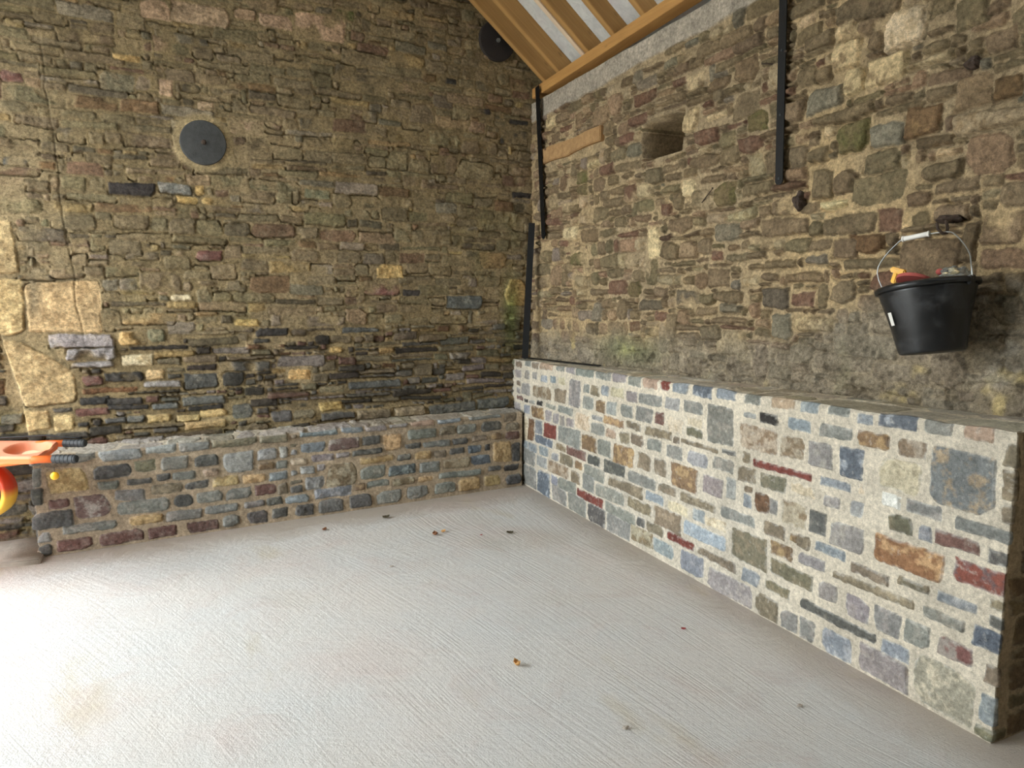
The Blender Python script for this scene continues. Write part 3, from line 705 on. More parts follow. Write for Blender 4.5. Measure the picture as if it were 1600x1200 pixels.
a = [bm.verts.new((x, gy(x) + .02, z)) for x, z in pts]; b = [bm.verts.new((x, gy(x) + .5, z)) for x, z in pts]
bm.faces.new(a); bm.faces.new(b[::-1])
for i in range(4): bm.faces.new((a[i], a[(i + 1) % 4], b[(i + 1) % 4], b[i]))
o = obj('wall_gable_top', bm, bpy.data.materials['far_masonry']); o.name = 'wall_upper'; tag(o, kind='structure')

# ------------------------------------------------------------------ low walls
def low_wall(name, ua, va, stones, P, mat, path, topz, backpt, topP, rim_fade=True):
    U, V, H, C = relief(ua, va, stones, P)
    tz = topz(U)
    Z = V / va[-1] * tz
    pos, nrm = path(U)
    # top rim: irregular arris
    X = pos[..., 0] + nrm[..., 0] * H; Y = pos[..., 1] + nrm[..., 1] * H
    rim = smooth01((V - (va[-1] - .03)) / .03)
    ro = (vnoise(U, V * 0, 7, P['seed'] + 70, 4)) * .022
    Z = Z + rim * ro
    inset = smooth01((V - (va[-1] - .012)) / .012) * .008
    X = X - nrm[..., 0] * inset; Y = Y - nrm[..., 1] * inset
    face = np.stack([X, Y, Z], -1)
    rimp = face[:, -1]; rimc = C[:, -1]
    # top bed
    wa = np.linspace(0, 1, topP['n'])
    keep = path.main(ua)
    uu = ua[keep]; R0 = rimp[keep]; B0 = backpt(uu)
    wid = np.linalg.norm(B0[:, :2] - R0[:, :2], axis=1).mean()
    U2, V2, H2, C2 = relief(uu, wa * wid, topP['stones'](uu[0], uu[-1], wid), topP)
    t = wa[None, :, None]
    T = R0[:, None] * (1 - t) + B0[:, None] * t
    fd = smooth01(wa / .12)[None, :]
    T[..., 2] += H2 * fd
    c = C2 * smooth01(wa / .10)[None, :, None] + rimc[keep][:, None] * (1 - smooth01(wa / .10))[None, :, None]
    return face, C, T, c

def join_grids(name, grids, mat):
    cos, cols, qs, off = [], [], [], 0
    for Pg, Cg in grids:
        nu, nv = Pg.shape[:2]; idx = np.arange(nu * nv).reshape(nu, nv) + off
        qs.append(np.stack([idx[:-1, :-1], idx[1:, :-1], idx[1:, 1:], idx[:-1, 1:]], -1).reshape(-1, 4))
        cos.append(Pg.reshape(-1, 3)); cols.append(Cg.reshape(-1, 3)); off += nu * nv
    co = np.concatenate(cos); col = np.concatenate(cols); q = np.concatenate(qs)
    me = bpy.data.meshes.new(name)
    me.vertices.add(len(co)); me.vertices.foreach_set('co', co.astype(np.float32).ravel())
    me.loops.add(q.size); me.loops.foreach_set('vertex_index', q.astype(np.int32).ravel())
    me.polygons.add(len(q)); me.polygons.foreach_set('loop_start', np.arange(0, q.size, 4, dtype=np.int32))
    me.polygons.foreach_set('loop_total', np.full(len(q), 4, dtype=np.int32))
    me.polygons.foreach_set('use_smooth', np.ones(len(q), dtype=bool))
    me.update(calc_edges=True)
    at = me.color_attributes.new('Col', 'FLOAT_COLOR', 'POINT')
    c4 = np.ones((len(co), 4), dtype=np.float32); c4[:, :3] = col
    at.data.foreach_set('color', c4.ravel())
    me.materials.append(mat)
    o = bpy.data.objects.new(name, me); COL.objects.link(o); return o

def make_path(o, d, n, lo, hi, rnd=.015):
    """straight face from o along d for u in [lo,hi]; outside that range it turns 90 degrees backwards"""
    o = np.array(o, float); d = np.array(d, float); d /= np.linalg.norm(d); n = np.array(n, float); n -= d * (n @ d); n /= np.linalg.norm(n)
    def path(U):
        uc = np.clip(U, lo, hi); ex = U - uc
        pos = o + d * uc[..., None] - n * np.abs(ex)[..., None]
        a = smooth01((U - hi + rnd) / (2 * rnd)) if hi < 1e5 else 0 * U
        b = smooth01((lo + rnd - U) / (2 * rnd)) if lo > -1e5 else 0 * U
        nn = n * (1 - a - b)[..., None] + d * a[..., None] - d * b[..., None]
        nn /= np.linalg.norm(nn, axis=-1, keepdims=True)
        return pos, nn
    path.main = lambda u: (u >= lo - 1e-6) & (u <= hi + 1e-6)
    return path

# --- right-hand low wall
HR = parse(ST_R)
topR = lambda U: 1.068 - .0172 * np.clip(U, 0, 4)
HR2 = []
for (u0, u1, v0, v1, k) in HR:
    s = 1.07 / float(topR(np.array((u0 + u1) / 2)))
    v0, v1 = v0 * s, v1 * s
    if v1 > 1.03: v1 = 1.09
    if u0 < .05: u0 = -.02
    HR2.append((u0, u1, max(v0, .004), v1, k))
bloomR = (.011, .6)
P_R = dict(tint=lambda c, v, hand: desat(c, .8, .97), seed=37, warp=.004, mrough=.0025, mwave=.005, mortar=(201, 191, 172), mortar2=(192, 184, 168), bevel=.005, tilt=.05, cut=.4, cutmax=.35, round=.16,
           edge=.0035, face=.010, slope=.04, dome=.003, soft=.003, lift=lambda v: .008, bloom=bloomR, cell=.01, minw=.055, minh=.04)
def postR(U, V, H, C):
    # shade on the end return is painted in, darker and browner
    f = smooth01((-.004 - U) / .012)[..., None]
    C = C * (1 - f) + C * np.array((.50, .42, .32)) * f
    return H + .02 * vnoise(U, V, 6, 71, 3) * f[..., 0], C
P_R['post'] = postR
def kindsR(u, v, rs): return pick(rs, 'gglbptgtG' if u > 0 else 'ttGGdt')
stR = stone_set(HR2, (4.5, 1.07), P_R, lambda v: (.07, .2), lambda v: (.05, .12), kindsR, gap=.013, u_off=-.42)
uR = spaced([(-.42, 0, .006, .003), (0, 4.02, .0028, .0056)]); uR[np.argmin(abs(uR))] = 0.0
vR = spaced([(0, 1.07, .0038, .0036)])
pathR = make_path((2.40, 1.37), (0, 1), (-1, 0), 0.0, 1e9)
def backR(uu):
    y = 1.37 + uu; x = 2.58 + .041 * (5.30 - y) + .05
    return np.stack([x, y, topR(uu) + .004], -1)
P_T = dict(seed=51, warp=.008, mrough=.003, mwave=.012, mortar=(220, 208, 184), bevel=.008, tilt=.15, cut=.7, cutmax=.6, skewcut=True, round=.25, edge=.004,
           face=.006, slope=.02, soft=.004, lift=lambda v: .006, n=46,
           stones=lambda a, b, w: [(q[0] + a, q[1] + a, q[2], q[3], np.random.RandomState(int(q[0] * 999)).choice(list('pgtpg')), False)
                                   for q in [(x + .01, y - .01, z + .008, t_ - .008) for x, y, z, t_ in pack(np.zeros((int((b - a) / .02), int(w / .02) + 1), bool), .02, np.random.RandomState(3), lambda v: (.15, .42), lambda v: (.10, .22), .02)]],
           tint=lambda c, v, hand: tuple(np.array(c) * .35 + np.array((212, 200, 176)) * .65))  # ledge top paled in colour to make up for weak light there
f1, c1, t1, tc1 = low_wall('low_stone_wall', uR, vR, stR, P_R, M_R, pathR, topR, backR, P_T)
oR = join_grids('low_stone_wall', [(f1, c1), (t1, tc1)], M_R)
tag(oR, 'metre high low stone wall in pale mortar along the right side, with mixed grey, red and orange stones', 'wall')

# --- left-hand low wall
HL = parse(ST_L)
topL = lambda U: .597 - .003 * np.clip(U, 0, 3.3)
HL2 = []
for (u0, u1, v0, v1, k) in HL:
    s = .60 / float(topL(np.array((u0 + u1) / 2)))
    v0, v1 = v0 * s, v1 * s
    if v0 > .50: v1 = .62
    if u1 > 3.2: u1 = 3.27
    HL2.append((u0, u1, max(v0, .012), v1, k))
P_L = dict(tint=lambda c, v, hand: desat(c, .78, .93), seed=43, warp=.005, mrough=.004, mwave=.010, mortar=(172, 154, 130), mortar2=(160, 144, 122), bevel=.011, tilt=.06, cut=.6, cutmax=.5, round=.4,
           edge=.004, face=.012, slope=.07, dome=.006, soft=.004, lift=lambda v: .015, bloom=(.012, .25), cell=.01, minw=.05, minh=.035, proud=lambda v: .003)
stL = stone_set(HL2, (3.7, .60), P_L, lambda v: (.08, .2), lambda v: (.05, .10), lambda u, v, rs: pick(rs, 'gdptglt'), gap=.014)
uL = spaced([(0, 3.24, .0050, .0046), (3.24, 3.5, .006, .012)]); uL[np.argmin(abs(uL - 3.24))] = 3.24
vL = spaced([(0, .60, .0044, .0044)])
dL_ = np.array((-1, -.089)); nL_ = np.array((.089, -1.0))
pathL = make_path((2.37, 5.04), dL_, nL_, -1e9, 3.24)
dLn = dL_ / np.linalg.norm(dL_)
def backL(uu):
    p = np.array((2.37, 5.04)) + dLn * uu[:, None]
    y = oA[1] + (p[:, 0] - oA[0]) * (dA[1] / dA[0]) + .04
    return np.stack([p[:, 0], y, topL(uu) + .012], -1)
P_T2 = dict(P_T); P_T2.update(seed=57, n=40, mortar=(196, 184, 164), mwave=.02, face=.012, lift=lambda v: .010,
            tint=lambda c, v, hand: tuple(np.array(c) * .4 + np.array((180, 172, 158)) * .6))
f2, c2, t2, tc2 = low_wall('low_stone_wall', uL, vL, stL, P_L, M_L, pathL, topL, backL, P_T2)
oL = join_grids('low_stone_wall', [(f2, c2), (t2, tc2)], M_L)
tag(oL, 'knee high low stone wall of dark and buff stones in brown mortar along the left gable wall', 'wall')

# rough concrete step beyond the end of the left low wall
bm = bmesh.new()
add_box(bm, (-2.2, 4.66, -.02), (-.84, 5.2, .030), .006)
bmesh.ops.subdivide_edges(bm, edges=bm.edges, cuts=6, use_grid_fill=True)
for v in bm.verts:
    v.co.y += .03 * math.sin(v.co.x * 9); v.co.z += .004 * math.sin(v.co.x * 31 + v.co.y * 17)
o = obj('trim_1', bm, M_conc, smooth=True); tag(o, kind='structure')

# ------------------------------------------------------------------ roof
SL = math.radians(39.5)
def plate_z(y): return 3.066 + (5.165 - y) * .058
def plate_x(y): return 2.585 + .041 * (5.165 - y)
bm = bmesh.new()
ya, yb = 5.26, -1.2
sec = [(-.005, 0), (.10, 0), (.10, .075), (-.005, .075)]
r0 = [bm.verts.new((plate_x(ya) + a - .02, ya, plate_z(ya) + b)) for a, b in sec]
r1 = [bm.verts.new((plate_x(yb) + a - .02, yb, plate_z(yb) + b)) for a, b in sec]
for i in range(4): bm.faces.new((r0[i], r0[(i + 1) % 4], r1[(i + 1) % 4], r1[i]))
bm.faces.new(r0[::-1]); bm.faces.new(r1)
bmesh.ops.bevel(bm, geom=list(bm.edges), offset=.004, segments=1, affect='EDGES')
o = obj('wall_plate', bm, M_woody)
tag(o, 'long orange-brown timber wall plate bedded on top of the right-hand stone wall', 'timber beam')

def rafter(yc, label, mat, w=.047, dep=.125, ln=3.0, drop=0.0):
    px = plate_x(yc) + .05; pz = plate_z(yc) + .075
    d = Vector((-math.cos(SL), 0, math.sin(SL))); n = Vector((math.sin(SL), 0, math.cos(SL)))
    M = frame(Vector((px, yc, pz - .03)) - d * .05, d, n)
    bm = bmesh.new()
    add_box(bm, (0, -w / 2, drop), (ln, w / 2, dep), .003, M=None)
    o = obj('roof_rafter', bm, mat)
    o.matrix_world = M
    tag(o, label, 'rafter', 'rafters over the right-hand wall')
    return o
rafter(5.11, 'timber rafter nearest the gable wall, crossing in front of the dark round plate', M_wood, w=.052)
rafter(4.90, 'brown timber rafter, second out from the gable wall', M_wood, w=.05)
rafter(4.555, 'thin pale pink new timber fixed alongside the third brown rafter', M_pale, w=.044)
rafter(4.50, 'knotty brown timber rafter touching the thin pale timber', M_wood, w=.052)
rafter(4.19, 'brown timber rafter, second from the right of those in view', M_wood, w=.052)
rafter(3.87, 'end rafter furthest right, cut off by the top of the frame', M_wood, w=.052)

bm = bmesh.new()
def roof_pt(s, y, off):
    px = plate_x(y) + .05; pz = plate_z(min(max(y, -1.2), 5.3)) + .075
    return Vector((px - math.cos(SL) * s + math.sin(SL) * off, y, pz - .03 + math.sin(SL) * s + math.cos(SL) * off))
for s0, s1 in ((-.10, 2.95),):
    q = [roof_pt(s0, 5.34, .13), roof_pt(s1, 5.34, .13), roof_pt(s1, -5.5, .13), roof_pt(s0, -5.5, .13)]
    q2 = [roof_pt(s0, 5.34, .175), roof_pt(s1, 5.34, .175), roof_pt(s1, -5.5, .175), roof_pt(s0, -5.5, .175)]
    a = [bm.verts.new(p) for p in q]; b = [bm.verts.new(p) for p in q2]
    bm.faces.new(a); bm.faces.new(b[::-1])
    for i in range(4): bm.faces.new((a[i], a[(i + 1) % 4], b[(i + 1) % 4], b[i]))
o = obj('ceiling', bm, M_film); tag(o, kind='structure')
# other slope down to the open side, and dark boarding over the eaves
bm = bmesh.new()
rg = roof_pt(2.95, 0, .155)
q = [(rg.x, 5.6, rg.z), (-2.75, 5.6, 3.27), (-2.75, -5.9, 3.27), (rg.x, -5.9, rg.z)]
a = [bm.verts.new(p) for p in q]; b = [bm.verts.new((p[0], p[1], p[2] + .05)) for p in q]
bm.faces.new(a); bm.faces.new(b[::-1])
for i in range(4): bm.faces.new((a[i], a[(i + 1) % 4], b[(i + 1) % 4], b[i]))
o = obj('ceiling', bm, M_film); tag(o, kind='structure')
bm = bmesh.new()
add_box(bm, (2.80, -5.5, 3.05), (3.35, 5.7, 3.09)); add_box(bm, (2.98, -5.5, 3.05), (3.3, 5.7, 3.75))
o = obj('trim_2', bm, simple('eaves_board', L4(40, 36, 32), .9)); tag(o, kind='structure')
bm = bmesh.new()
a = [bm.verts.new(p) for p in ((2.99, 5.28, 3.0), (2.99, 5.28, 3.45), (.2, 5.28, 5.75), (-.2, 5.28, 5.2))]
bm.faces.new(a); 
b = [bm.verts.new((v.co.x, 5.7, v.co.z)) for v in a]; bm.faces.new(b[::-1])
for i in range(4): bm.faces.new((a[i], a[(i + 1) % 4], b[(i + 1) % 4], b[i]))
bm.free()

# ------------------------------------------------------------------ iron, straps, timber set in the walls
def on_A(u, v, off=0.0): return Vector((oA[0] + dA[0] * u + nA[0] * off, oA[1] + dA[1] * u + nA[1] * off, v))
def on_B(u, v, off=0.0): return Vector((oB[0] + dB[0] * u + nB[0] * off, oB[1] + dB[1] * u + nB[1] * off, v))

def pattress(u, v, R, mat, label, seed):
    t = empty('pattress_plate', on_A(u, v, .012)); tag(t, label, 'tie plate')
    M = frame((0, 0, 0), (dA[0], dA[1], 0), (nA[0], nA[1], 0))   # z out of the wall
    bm = bmesh.new()
    add_lathe(bm, [(0, -.01), (R, -.01), (R, .014), (R * .97, .019), (R * .5, .024), (R * .12, .026), (0, .026)], 72)
    rs = random.Random(seed)
    for q in bm.verts:
        q.co.x *= 1 + rs.uniform(-.004, .004)
    bmesh.ops.transform(bm, matrix=M, verts=bm.verts)
    obj('disc', bm, mat, t, smooth=False)
    bm = bmesh.new()
    add_lathe(bm, [(0, .024), (.017, .024), (.016, .040), (.008, .044), (0, .044)], 6)
    bmesh.ops.transform(bm, matrix=M, verts=bm.verts)
    obj('bolt_head', bm, M_oldiron if seed == 1 else M_zinc, t)
    return t
pattress(2.452, 2.482, .138, M_iron, 'grey cast iron round tie plate in the middle of the left gable wall', 1)
pattress(.33, 3.45, .148, M_iron2, 'dark round tie plate high up, half hidden behind the first rafter', 2)

def strap(name, p0, p1, face_n, w, th, label, mat=M_black, holes=True, round_end=True):
    """perforated flat bar from p0 (top) to p1 (bottom end)"""
    p0 = Vector(p0); p1 = Vector(p1); d = (p1 - p0); ln = d.length; d.normalize()
    M = frame(p0, d, face_n)
    t = empty(name, p0); tag(t, label, 'metal strap', 'black holding-down straps')
    bm = bmesh.new()
    pts = [(0, -w / 2), (0, w / 2), (ln - w * .4, w / 2)]
    if round_end: pts += [(ln - w * .4 + math.sin(a) * w * .4, math.cos(a) * w / 2) for a in (math.pi * k / 8 for k in range(1, 8))]
    pts += [(ln - w * .4, -w / 2)]
    a = [bm.verts.new((x, y, 0)) for x, y in pts]; f = bm.faces.new(a)
    r = bmesh.ops.extrude_face_region(bm, geom=[f])
    for q in r['geom']:
        if isinstance(q, bmesh.types.BMVert): q.co.z += th
    bmesh.ops.transform(bm, matrix=Matrix.Translation(-p0) @ M, verts=bm.verts)
    obj('bar', bm, mat, t)
    if holes:
        n = int(ln / .3)
        for k in range(n):
            bm = bmesh.new()
            add_lathe(bm, [(0, th), (.007, th), (.006, th + .003), (0, th + .004)], 12)
            bmesh.ops.transform(bm, matrix=Matrix.Translation(-p0) @ M @ Matrix.Translation((ln - .03 - k * .3, 0, 0)), verts=bm.verts)
            obj('nail_head', bm, M_grip, t)
    return t
nB3 = Vector((nB[0], nB[1], 0)); nA3 = Vector((nA[0], nA[1], 0))
strap('holding_down_strap', on_B(2.575, 3.13, .035), on_B(2.605, 2.045, .035), nB3, .046, .006, 'long black flat steel strap hanging down the middle of the right-hand wall')
# the corner strap's toothed edge builds its cast shadow into the shape
def notched():
    p0 = on_B(.165, 3.12, .045); p1 = on_B(.26, 1.955, .035)
    t = empty('holding_down_strap', p0); tag(t, 'narrow black strap fixed down the corner from the wall plate, its edge toothed for the shadow', 'metal strap', 'black holding-down straps')
    d = p1 - p0; ln = d.length; M = frame(p0, d, nB3)
    bm = bmesh.new()
    n = 16; pts = []
    w = .055
    pts.append((0, w / 2))
    side = [(0, -w / 2)]
    for k in range(n):
        a = ln * (k + .5) / n
        side += [(a - .014, -w / 2), (a - .008, -w / 2 - .007), (a + .008, -w / 2 - .007), (a + .014, -w / 2)]
    side += [(ln - .02, -w / 2), (ln, -w * .2), (ln, w * .2), (ln - .02, w / 2)]
    a = [bm.verts.new((x, -y, 0)) for x, y in (pts + side)]
    f = bm.faces.new(a)
    r = bmesh.ops.extrude_face_region(bm, geom=[f])
    for q in r['geom']:
        if isinstance(q, bmesh.types.BMVert): q.co.z += .006
    bmesh.ops.transform(bm, matrix=Matrix.Translation(-p0) @ M, verts=bm.verts)
    obj('bar', bm, M_black, t)
notched()
strap('loose_strap', (2.51, 5.16, 2.085), (2.43, 5.115, 1.012), Vector((-.5, -1, 0)), .05, .012, 'loose black steel strap standing on the low wall and leaning into the corner', holes=False)
strap('loose_strap', (2.475, 5.20, 1.012), (2.60, 4.25, 1.024), Vector((0, 0, 1)), .04, .006, 'black steel strap lying flat along the back of the right-hand low wall', holes=False)

# timber lintel let into the rear wall
bm = bmesh.new()
M = Matrix(((dB[0], nB[0], 0, on_B(.2, 2.54)[0]), (dB[1], nB[1], 0, on_B(.2, 2.54)[1]), (0, 0, 1, 2.54), (0, 0, 0, 1)))
add_box(bm, (0, -.10, 0), (.82, .030, .10), .006)
bmesh.ops.subdivide_edges(bm, edges=[e for e in bm.edges if e.calc_length() > .3], cuts=14)
for v in bm.verts:
    v.co.z += .006 * math.sin(v.co.x * 11) + .018 * v.co.x - (.012 if v.co.z < .05 and v.co.x < .4 else 0); v.co.y += .003 * math.sin(v.co.x * 23)
o = obj('timber_lintel', bm, M_old); o.matrix_world = M
tag(o, 'short old weathered timber lintel set into the right-hand wall near the corner', 'timber beam')

def nail(p, d, ln, r, label):
    bm = bmesh.new(); d = Vector(d).normalized(); p = Vector(p)
    add_tube(bm, [p, p + d * ln * .6, p + d * ln + Vector((0, 0, -.003))], [r, r, r * .9], 8)
    add_tube(bm, [p + d * ln, p + d * (ln + .003)], [r * 1.8, r * 1.8], 8)
    o = obj('masonry_nail', bm, M_oldiron); tag(o, label, 'nail'); return o
nail(on_B(2.50, 2.64, .0), nB3 + Vector((0, .9, .25)), .055, .0035, 'bent rusty nail poking out to the left of the long hanging strap')
nail(on_B(2.59, 2.655, .0), nB3 + Vector((0, -.5, .2)), .045, .003, 'short rusty nail poking out to the right of the long hanging strap')

nail(on_B(2.02, 2.03, .004), Vector((dB[0], dB[1], .55)) + nB3 * .25, .13, .003, 'thin rusty rod lying slanted on the stone face left of the long strap')

def rock(name, loc, size, mat, label, cat, seed, parent=None):
    bm = bmesh.new(); bmesh.ops.create_icosphere(bm, subdivisions=3, radius=1)
    rs = random.Random(seed); ph = [rs.uniform(0, 6) for _ in range(6)]
    for v in bm.verts:
        c = v.co.copy(); k = 1 + .18 * math.sin(c.x * 3 + ph[0]) * math.cos(c.y * 4 + ph[1]) + .12 * math.sin(c.z * 6 + ph[2] + c.x * 3) + .06 * math.sin(c.y * 11 + ph[3])
        v.co = Vector((c.x * size[0], c.y * size[1], c.z * size[2])) * k
    o = obj(name, bm, mat, parent); o.location = loc
    if label: tag(o, label, cat)
    return o
rock('dark_stub', on_B(2.72, 1.955, .02), (.035, .024, .040), M_oldiron, 'dark rusty broken iron stub sticking out below and right of the long strap', 'iron stub', 4)
rock('dark_stub', on_B(3.49, 2.365, .015), (.03, .03, .022), M_oldiron, 'dark rusty iron stub in the upper right of the stone wall', 'iron stub', 7)
rock('dark_stub', on_B(3.275, 2.715, .012), (.016, .05, .016), M_oldiron, 'dark lump put in for the shaded gap above the pale pinkish square stone', 'iron stub', 9)  # dark lump stands in for the shade of a gap between stones

# ------------------------------------------------------------------ bucket hung on a hook
BT = Vector((2.50, 1.790, 1.550)); BB = Vector((2.50, 1.748, 1.296))
ax = (BT - BB).normalized(); Hb = (BT - BB).length
tb = empty('bucket', BB); tag(tb, 'black plastic builders bucket hanging by its wire handle on the right-hand wall', 'bucket')
MB_ = frame((0, 0, 0), Vector((1, 0, 0)), ax)
def shape(bm): bmesh.ops.transform(bm, matrix=MB_, verts=bm.verts)
bm = bmesh.new()
r0, r1 = .108, .160
prof = [(0, .004), (r0 - .02, .004), (r0 - .008, 0), (r0, .004), (r0 + .004, .014), (r0 + (r1 - r0) * .5, Hb * .5), (r1, Hb - .03), (r1 + .002, Hb - .012),
        (r1 - .002, Hb - .012), (r0 + (r1 - r0) * .5 - .003, Hb * .5), (r0, .018), (0, .014)]
add_lathe(bm, prof, 64); 
# moulding seam
shape(bm); obj('body', bm, M_bucket, tb, smooth=True)
bm = bmesh.new()
add_lathe(bm, [(r1, Hb - .020), (r1 + .012, Hb - .022), (r1 + .014, Hb - .010), (r1 + .012, Hb - .004), (r1 - .002, Hb + .002), (r1 - .003, Hb - .01)], 64, closed=True)
shape(bm); obj('rim', bm, M_bucket, tb, smooth=True)
# side lugs and wire handle, in the plane through the bucket's own axis
R_ = r1 + .012
hx = Vector((0, 1, 0)); sideA = MB_.to_3x3() @ Vector((0, R_, Hb - .012)); sideB = MB_.to_3x3() @ Vector((0, -R_, Hb - .012))
if sideA.y < sideB.y: sideA, sideB = sideB, sideA
hook_p = Vector((2.565, 1.772, 1.742)) - BB
def hp(y, z, x): return Vector((x, y, z)) - BB
hpts = [sideA, hp(2.000, 1.600, 2.485), hp(1.975, 1.660, 2.50), hp(1.930, 1.715, 2.52), hp(1.918, 1.724, 2.525), hp(1.822, 1.738, 2.545), hook_p,
        hp(1.742, 1.738, 2.560), hp(1.69, 1.695, 2.545), hp(1.650, 1.655, 2.525), hp(1.628, 1.615, 2.50), sideB]
bm = bmesh.new()
ps = []
for i in range(len(hpts) - 1):
    for k in range(3): ps.append(hpts[i].lerp(hpts[i + 1], k / 3))
ps.append(hpts[-1])
for _ in range(2): ps = [ps[0]] + [(ps[i - 1] + ps[i] * 2 + ps[i + 1]) / 4 for i in range(1, len(ps) - 1)] + [ps[-1]]
add_tube(bm, ps, .0026, 8)
hd = obj('handle', bm, M_zinc, tb, smooth=True)
bm = bmesh.new()
g0, g1 = hpts[4], hpts[5]
add_tube(bm, [g0, g0 + (g1 - g0) * .02, g0 + (g1 - g0) * .98, g1], [.0085, .0095, .0095, .0085], 14)
add_tube(bm, [g0, g0 + (g1 - g0) * .06], .0115, 14); add_tube(bm, [g0 + (g1 - g0) * .94, g1], .0115, 14)
g = obj('grip', bm, M_white, hd, smooth=True)
for sgn, sp in ((1, sideA), (-1, sideB)):
    bm = bmesh.new(); add_box(bm, (-.016, -.006, -.02), (.016, .008, .012), .003)
    l_ = obj('lug', bm, M_bucket, tb); l_.location = sp + Vector((0, -sgn * .004, 0))
# label sticker on the camera-left flank
a = math.radians(128)
bm = bmesh.new()
rings = []
for k in range(5):
    aa = math.radians(152) + math.radians(2.2 * k)
    for z_ in (Hb * .43, Hb * .62):
        rr = r0 + .004 + (r1 - r0 - .004) * (z_ / (Hb - .03)) + .0012
        rings.append(bm.verts.new((rr * math.cos(aa), rr * math.sin(aa), z_)))
for k in range(4): bm.faces.new((rings[2 * k], rings[2 * k + 2], rings[2 * k + 3], rings[2 * k + 1]))
shape(bm); stk = obj('sticker', bm, M_white, tb); tag(stk, 'small white paper sticker')
# hook
bm = bmesh.new()
hw = on_B(3.45, 1.79, -.01)
add_tube(bm, [hw, (2.60, 1.80, 1.785), (2.575, 1.775, 1.757), (2.565, 1.770, 1.737), (2.55, 1.775, 1.735), (2.535, 1.785, 1.752), (2.535, 1.79, 1.775)], .0055, 10)
o = obj('wall_hook', bm, M_oldiron, smooth=True); tag(o, 'black iron hook in the stone wall carrying the bucket handle', 'hook')
rock('dark_stub', on_B(3.45, 1.80, .02), (.04, .045, .018), M_oldiron, 'dark stub of iron and stone just behind the bucket hook', 'iron stub', 12)

# things in the bucket
def inb(x, y, z): return BB + MB_.to_3x3() @ Vector((x, y, z))
td = empty('sanding_disc', inb(-.06, .005, Hb + .008))
tag(td, 'red flat round disc lying in the mouth of the bucket', 'disc')
Md = Matrix.Rotation(math.radians(-4), 4, 'X') @ Matrix.Rotation(math.radians(22), 4, 'Y')
bm = bmesh.new(); add_lathe(bm, [(0, 0), (.060, 0), (.061, .006), (.060, .012), (.02, .013), (0, .013)], 48)
bmesh.ops.transform(bm, matrix=Md, verts=bm.verts); obj('face', bm, M_red, td)
# yellow thing
bm = bmesh.new()
add_box(bm, (-.012, -.03, -.010), (.012, .03, .012), .005, None)
add_box(bm, (-.010, -.006, -.05), (.010, .014, -.006), .004, None)
o = obj('yellow_clip', bm, M_yel); o.location = Vector((2.60, 1.985, 1.605)); o.rotation_euler = (math.radians(16), 0, math.radians(10))
tag(o, 'small yellow plastic clip showing above the left rim of the bucket', 'clip')
# clear bag with printed red and white
tg = empty('plastic_bag', inb(.03, -.092, Hb + .012)); tag(tg, 'crumpled clear plastic bag in the right side of the bucket', 'bag')
bm = bmesh.new(); bmesh.ops.create_icosphere(bm, subdivisions=4, radius=1)
rs = random.Random(5)
for v in bm.verts:
    c = v.co; k = 1 + .16 * math.sin(c.x * 7 + 1) * math.sin(c.y * 9) + .10 * math.sin(c.z * 13 + c.y * 6) + rs.uniform(-.03, .03)
    v.co = Vector((c.x * .065, c.y * .045, c.z * .032)) * k
obj('film', bm, M_bag, tg)
bm = bmesh.new(); bmesh.ops.create_icosphere(bm, subdivisions=2, radius=.012)
for v in bm.verts: v.co = Vector((v.co.x, v.co.y * 1.1, v.co.z)) + Vector((-.045, .03, .016))
q_ = obj('red_cap', bm, M_red, tg, smooth=True)
bm = bmesh.new(); rs = random.Random(2)
for k in range(7): add_box(bm, *(lambda c: ((c[0] - .007, c[1] - .009, c[2] - .004), (c[0] + .007, c[1] + .009, c[2] + .004)))((-.035 + rs.uniform(-.02, .02), .008 - k * .006, .016 + rs.uniform(-.008, .008))), bev=.002)
obj('paper_scraps', bm, simple('cream_paper', L4(232, 214, 170), .8), tg)

# ------------------------------------------------------------------ wheelbarrow
wx = Vector((.911, -.413, 0)); wy = Vector((.413, .911, 0))       # handles point along wx, far side along wy
WO = Vector((-.70, 4.015, 0))                                       # rim corner nearest the camera
def wb(a, b, z): return WO + wx * a + wy * b + Vector((0, 0, z))
tw = empty('wheelbarrow', wb(-.6, .26, 0)); tag(tw, 'orange wheelbarrow with black rubber grips at the left edge of the picture', 'wheelbarrow')
def wl(a, b, z): return wb(a, b, z) - tw.location
bm = bmesh.new()
# tray: broad moulded flange with a shallow scoop towards the grips, deeper tub further along
def sk(a, b): return a - .365 * b
na, nb_ = 110, 44
def tz(a, b):
    z = .735
    d = math.hypot((a + .115) / .105, (b - .22) / .15)
    z -= .045 * float(smooth01(np.array((1.15 - d) / .5)))
    d = math.hypot((a + .82) / .18, (b - .20) / .17)
    z -= .26 * float(smooth01(np.array((1.1 - d) / .45)))
    e = min(b, .40 - b, -a)
    z -= .012 * max(0, 1 - e / .012) ** 2
    return z
def corner(a, b):
    # rounded plan corners at the grip end
    r = .05
    for bc in (r, .40 - r):
        if a > -r and ((bc < .2 and b < r) or (bc > .2 and b > .40 - r)):
            dx, dy = a + r, b - bc; l = math.hypot(dx, dy); m = max(abs(dx), abs(dy))
            if l > 1e-6: return (-r + dx * m / l, bc + dy * m / l)
    return (a, b)
top = [[None] * (nb_ + 1) for _ in range(na + 1)]; low = [[None] * (nb_ + 1) for _ in range(na + 1)]
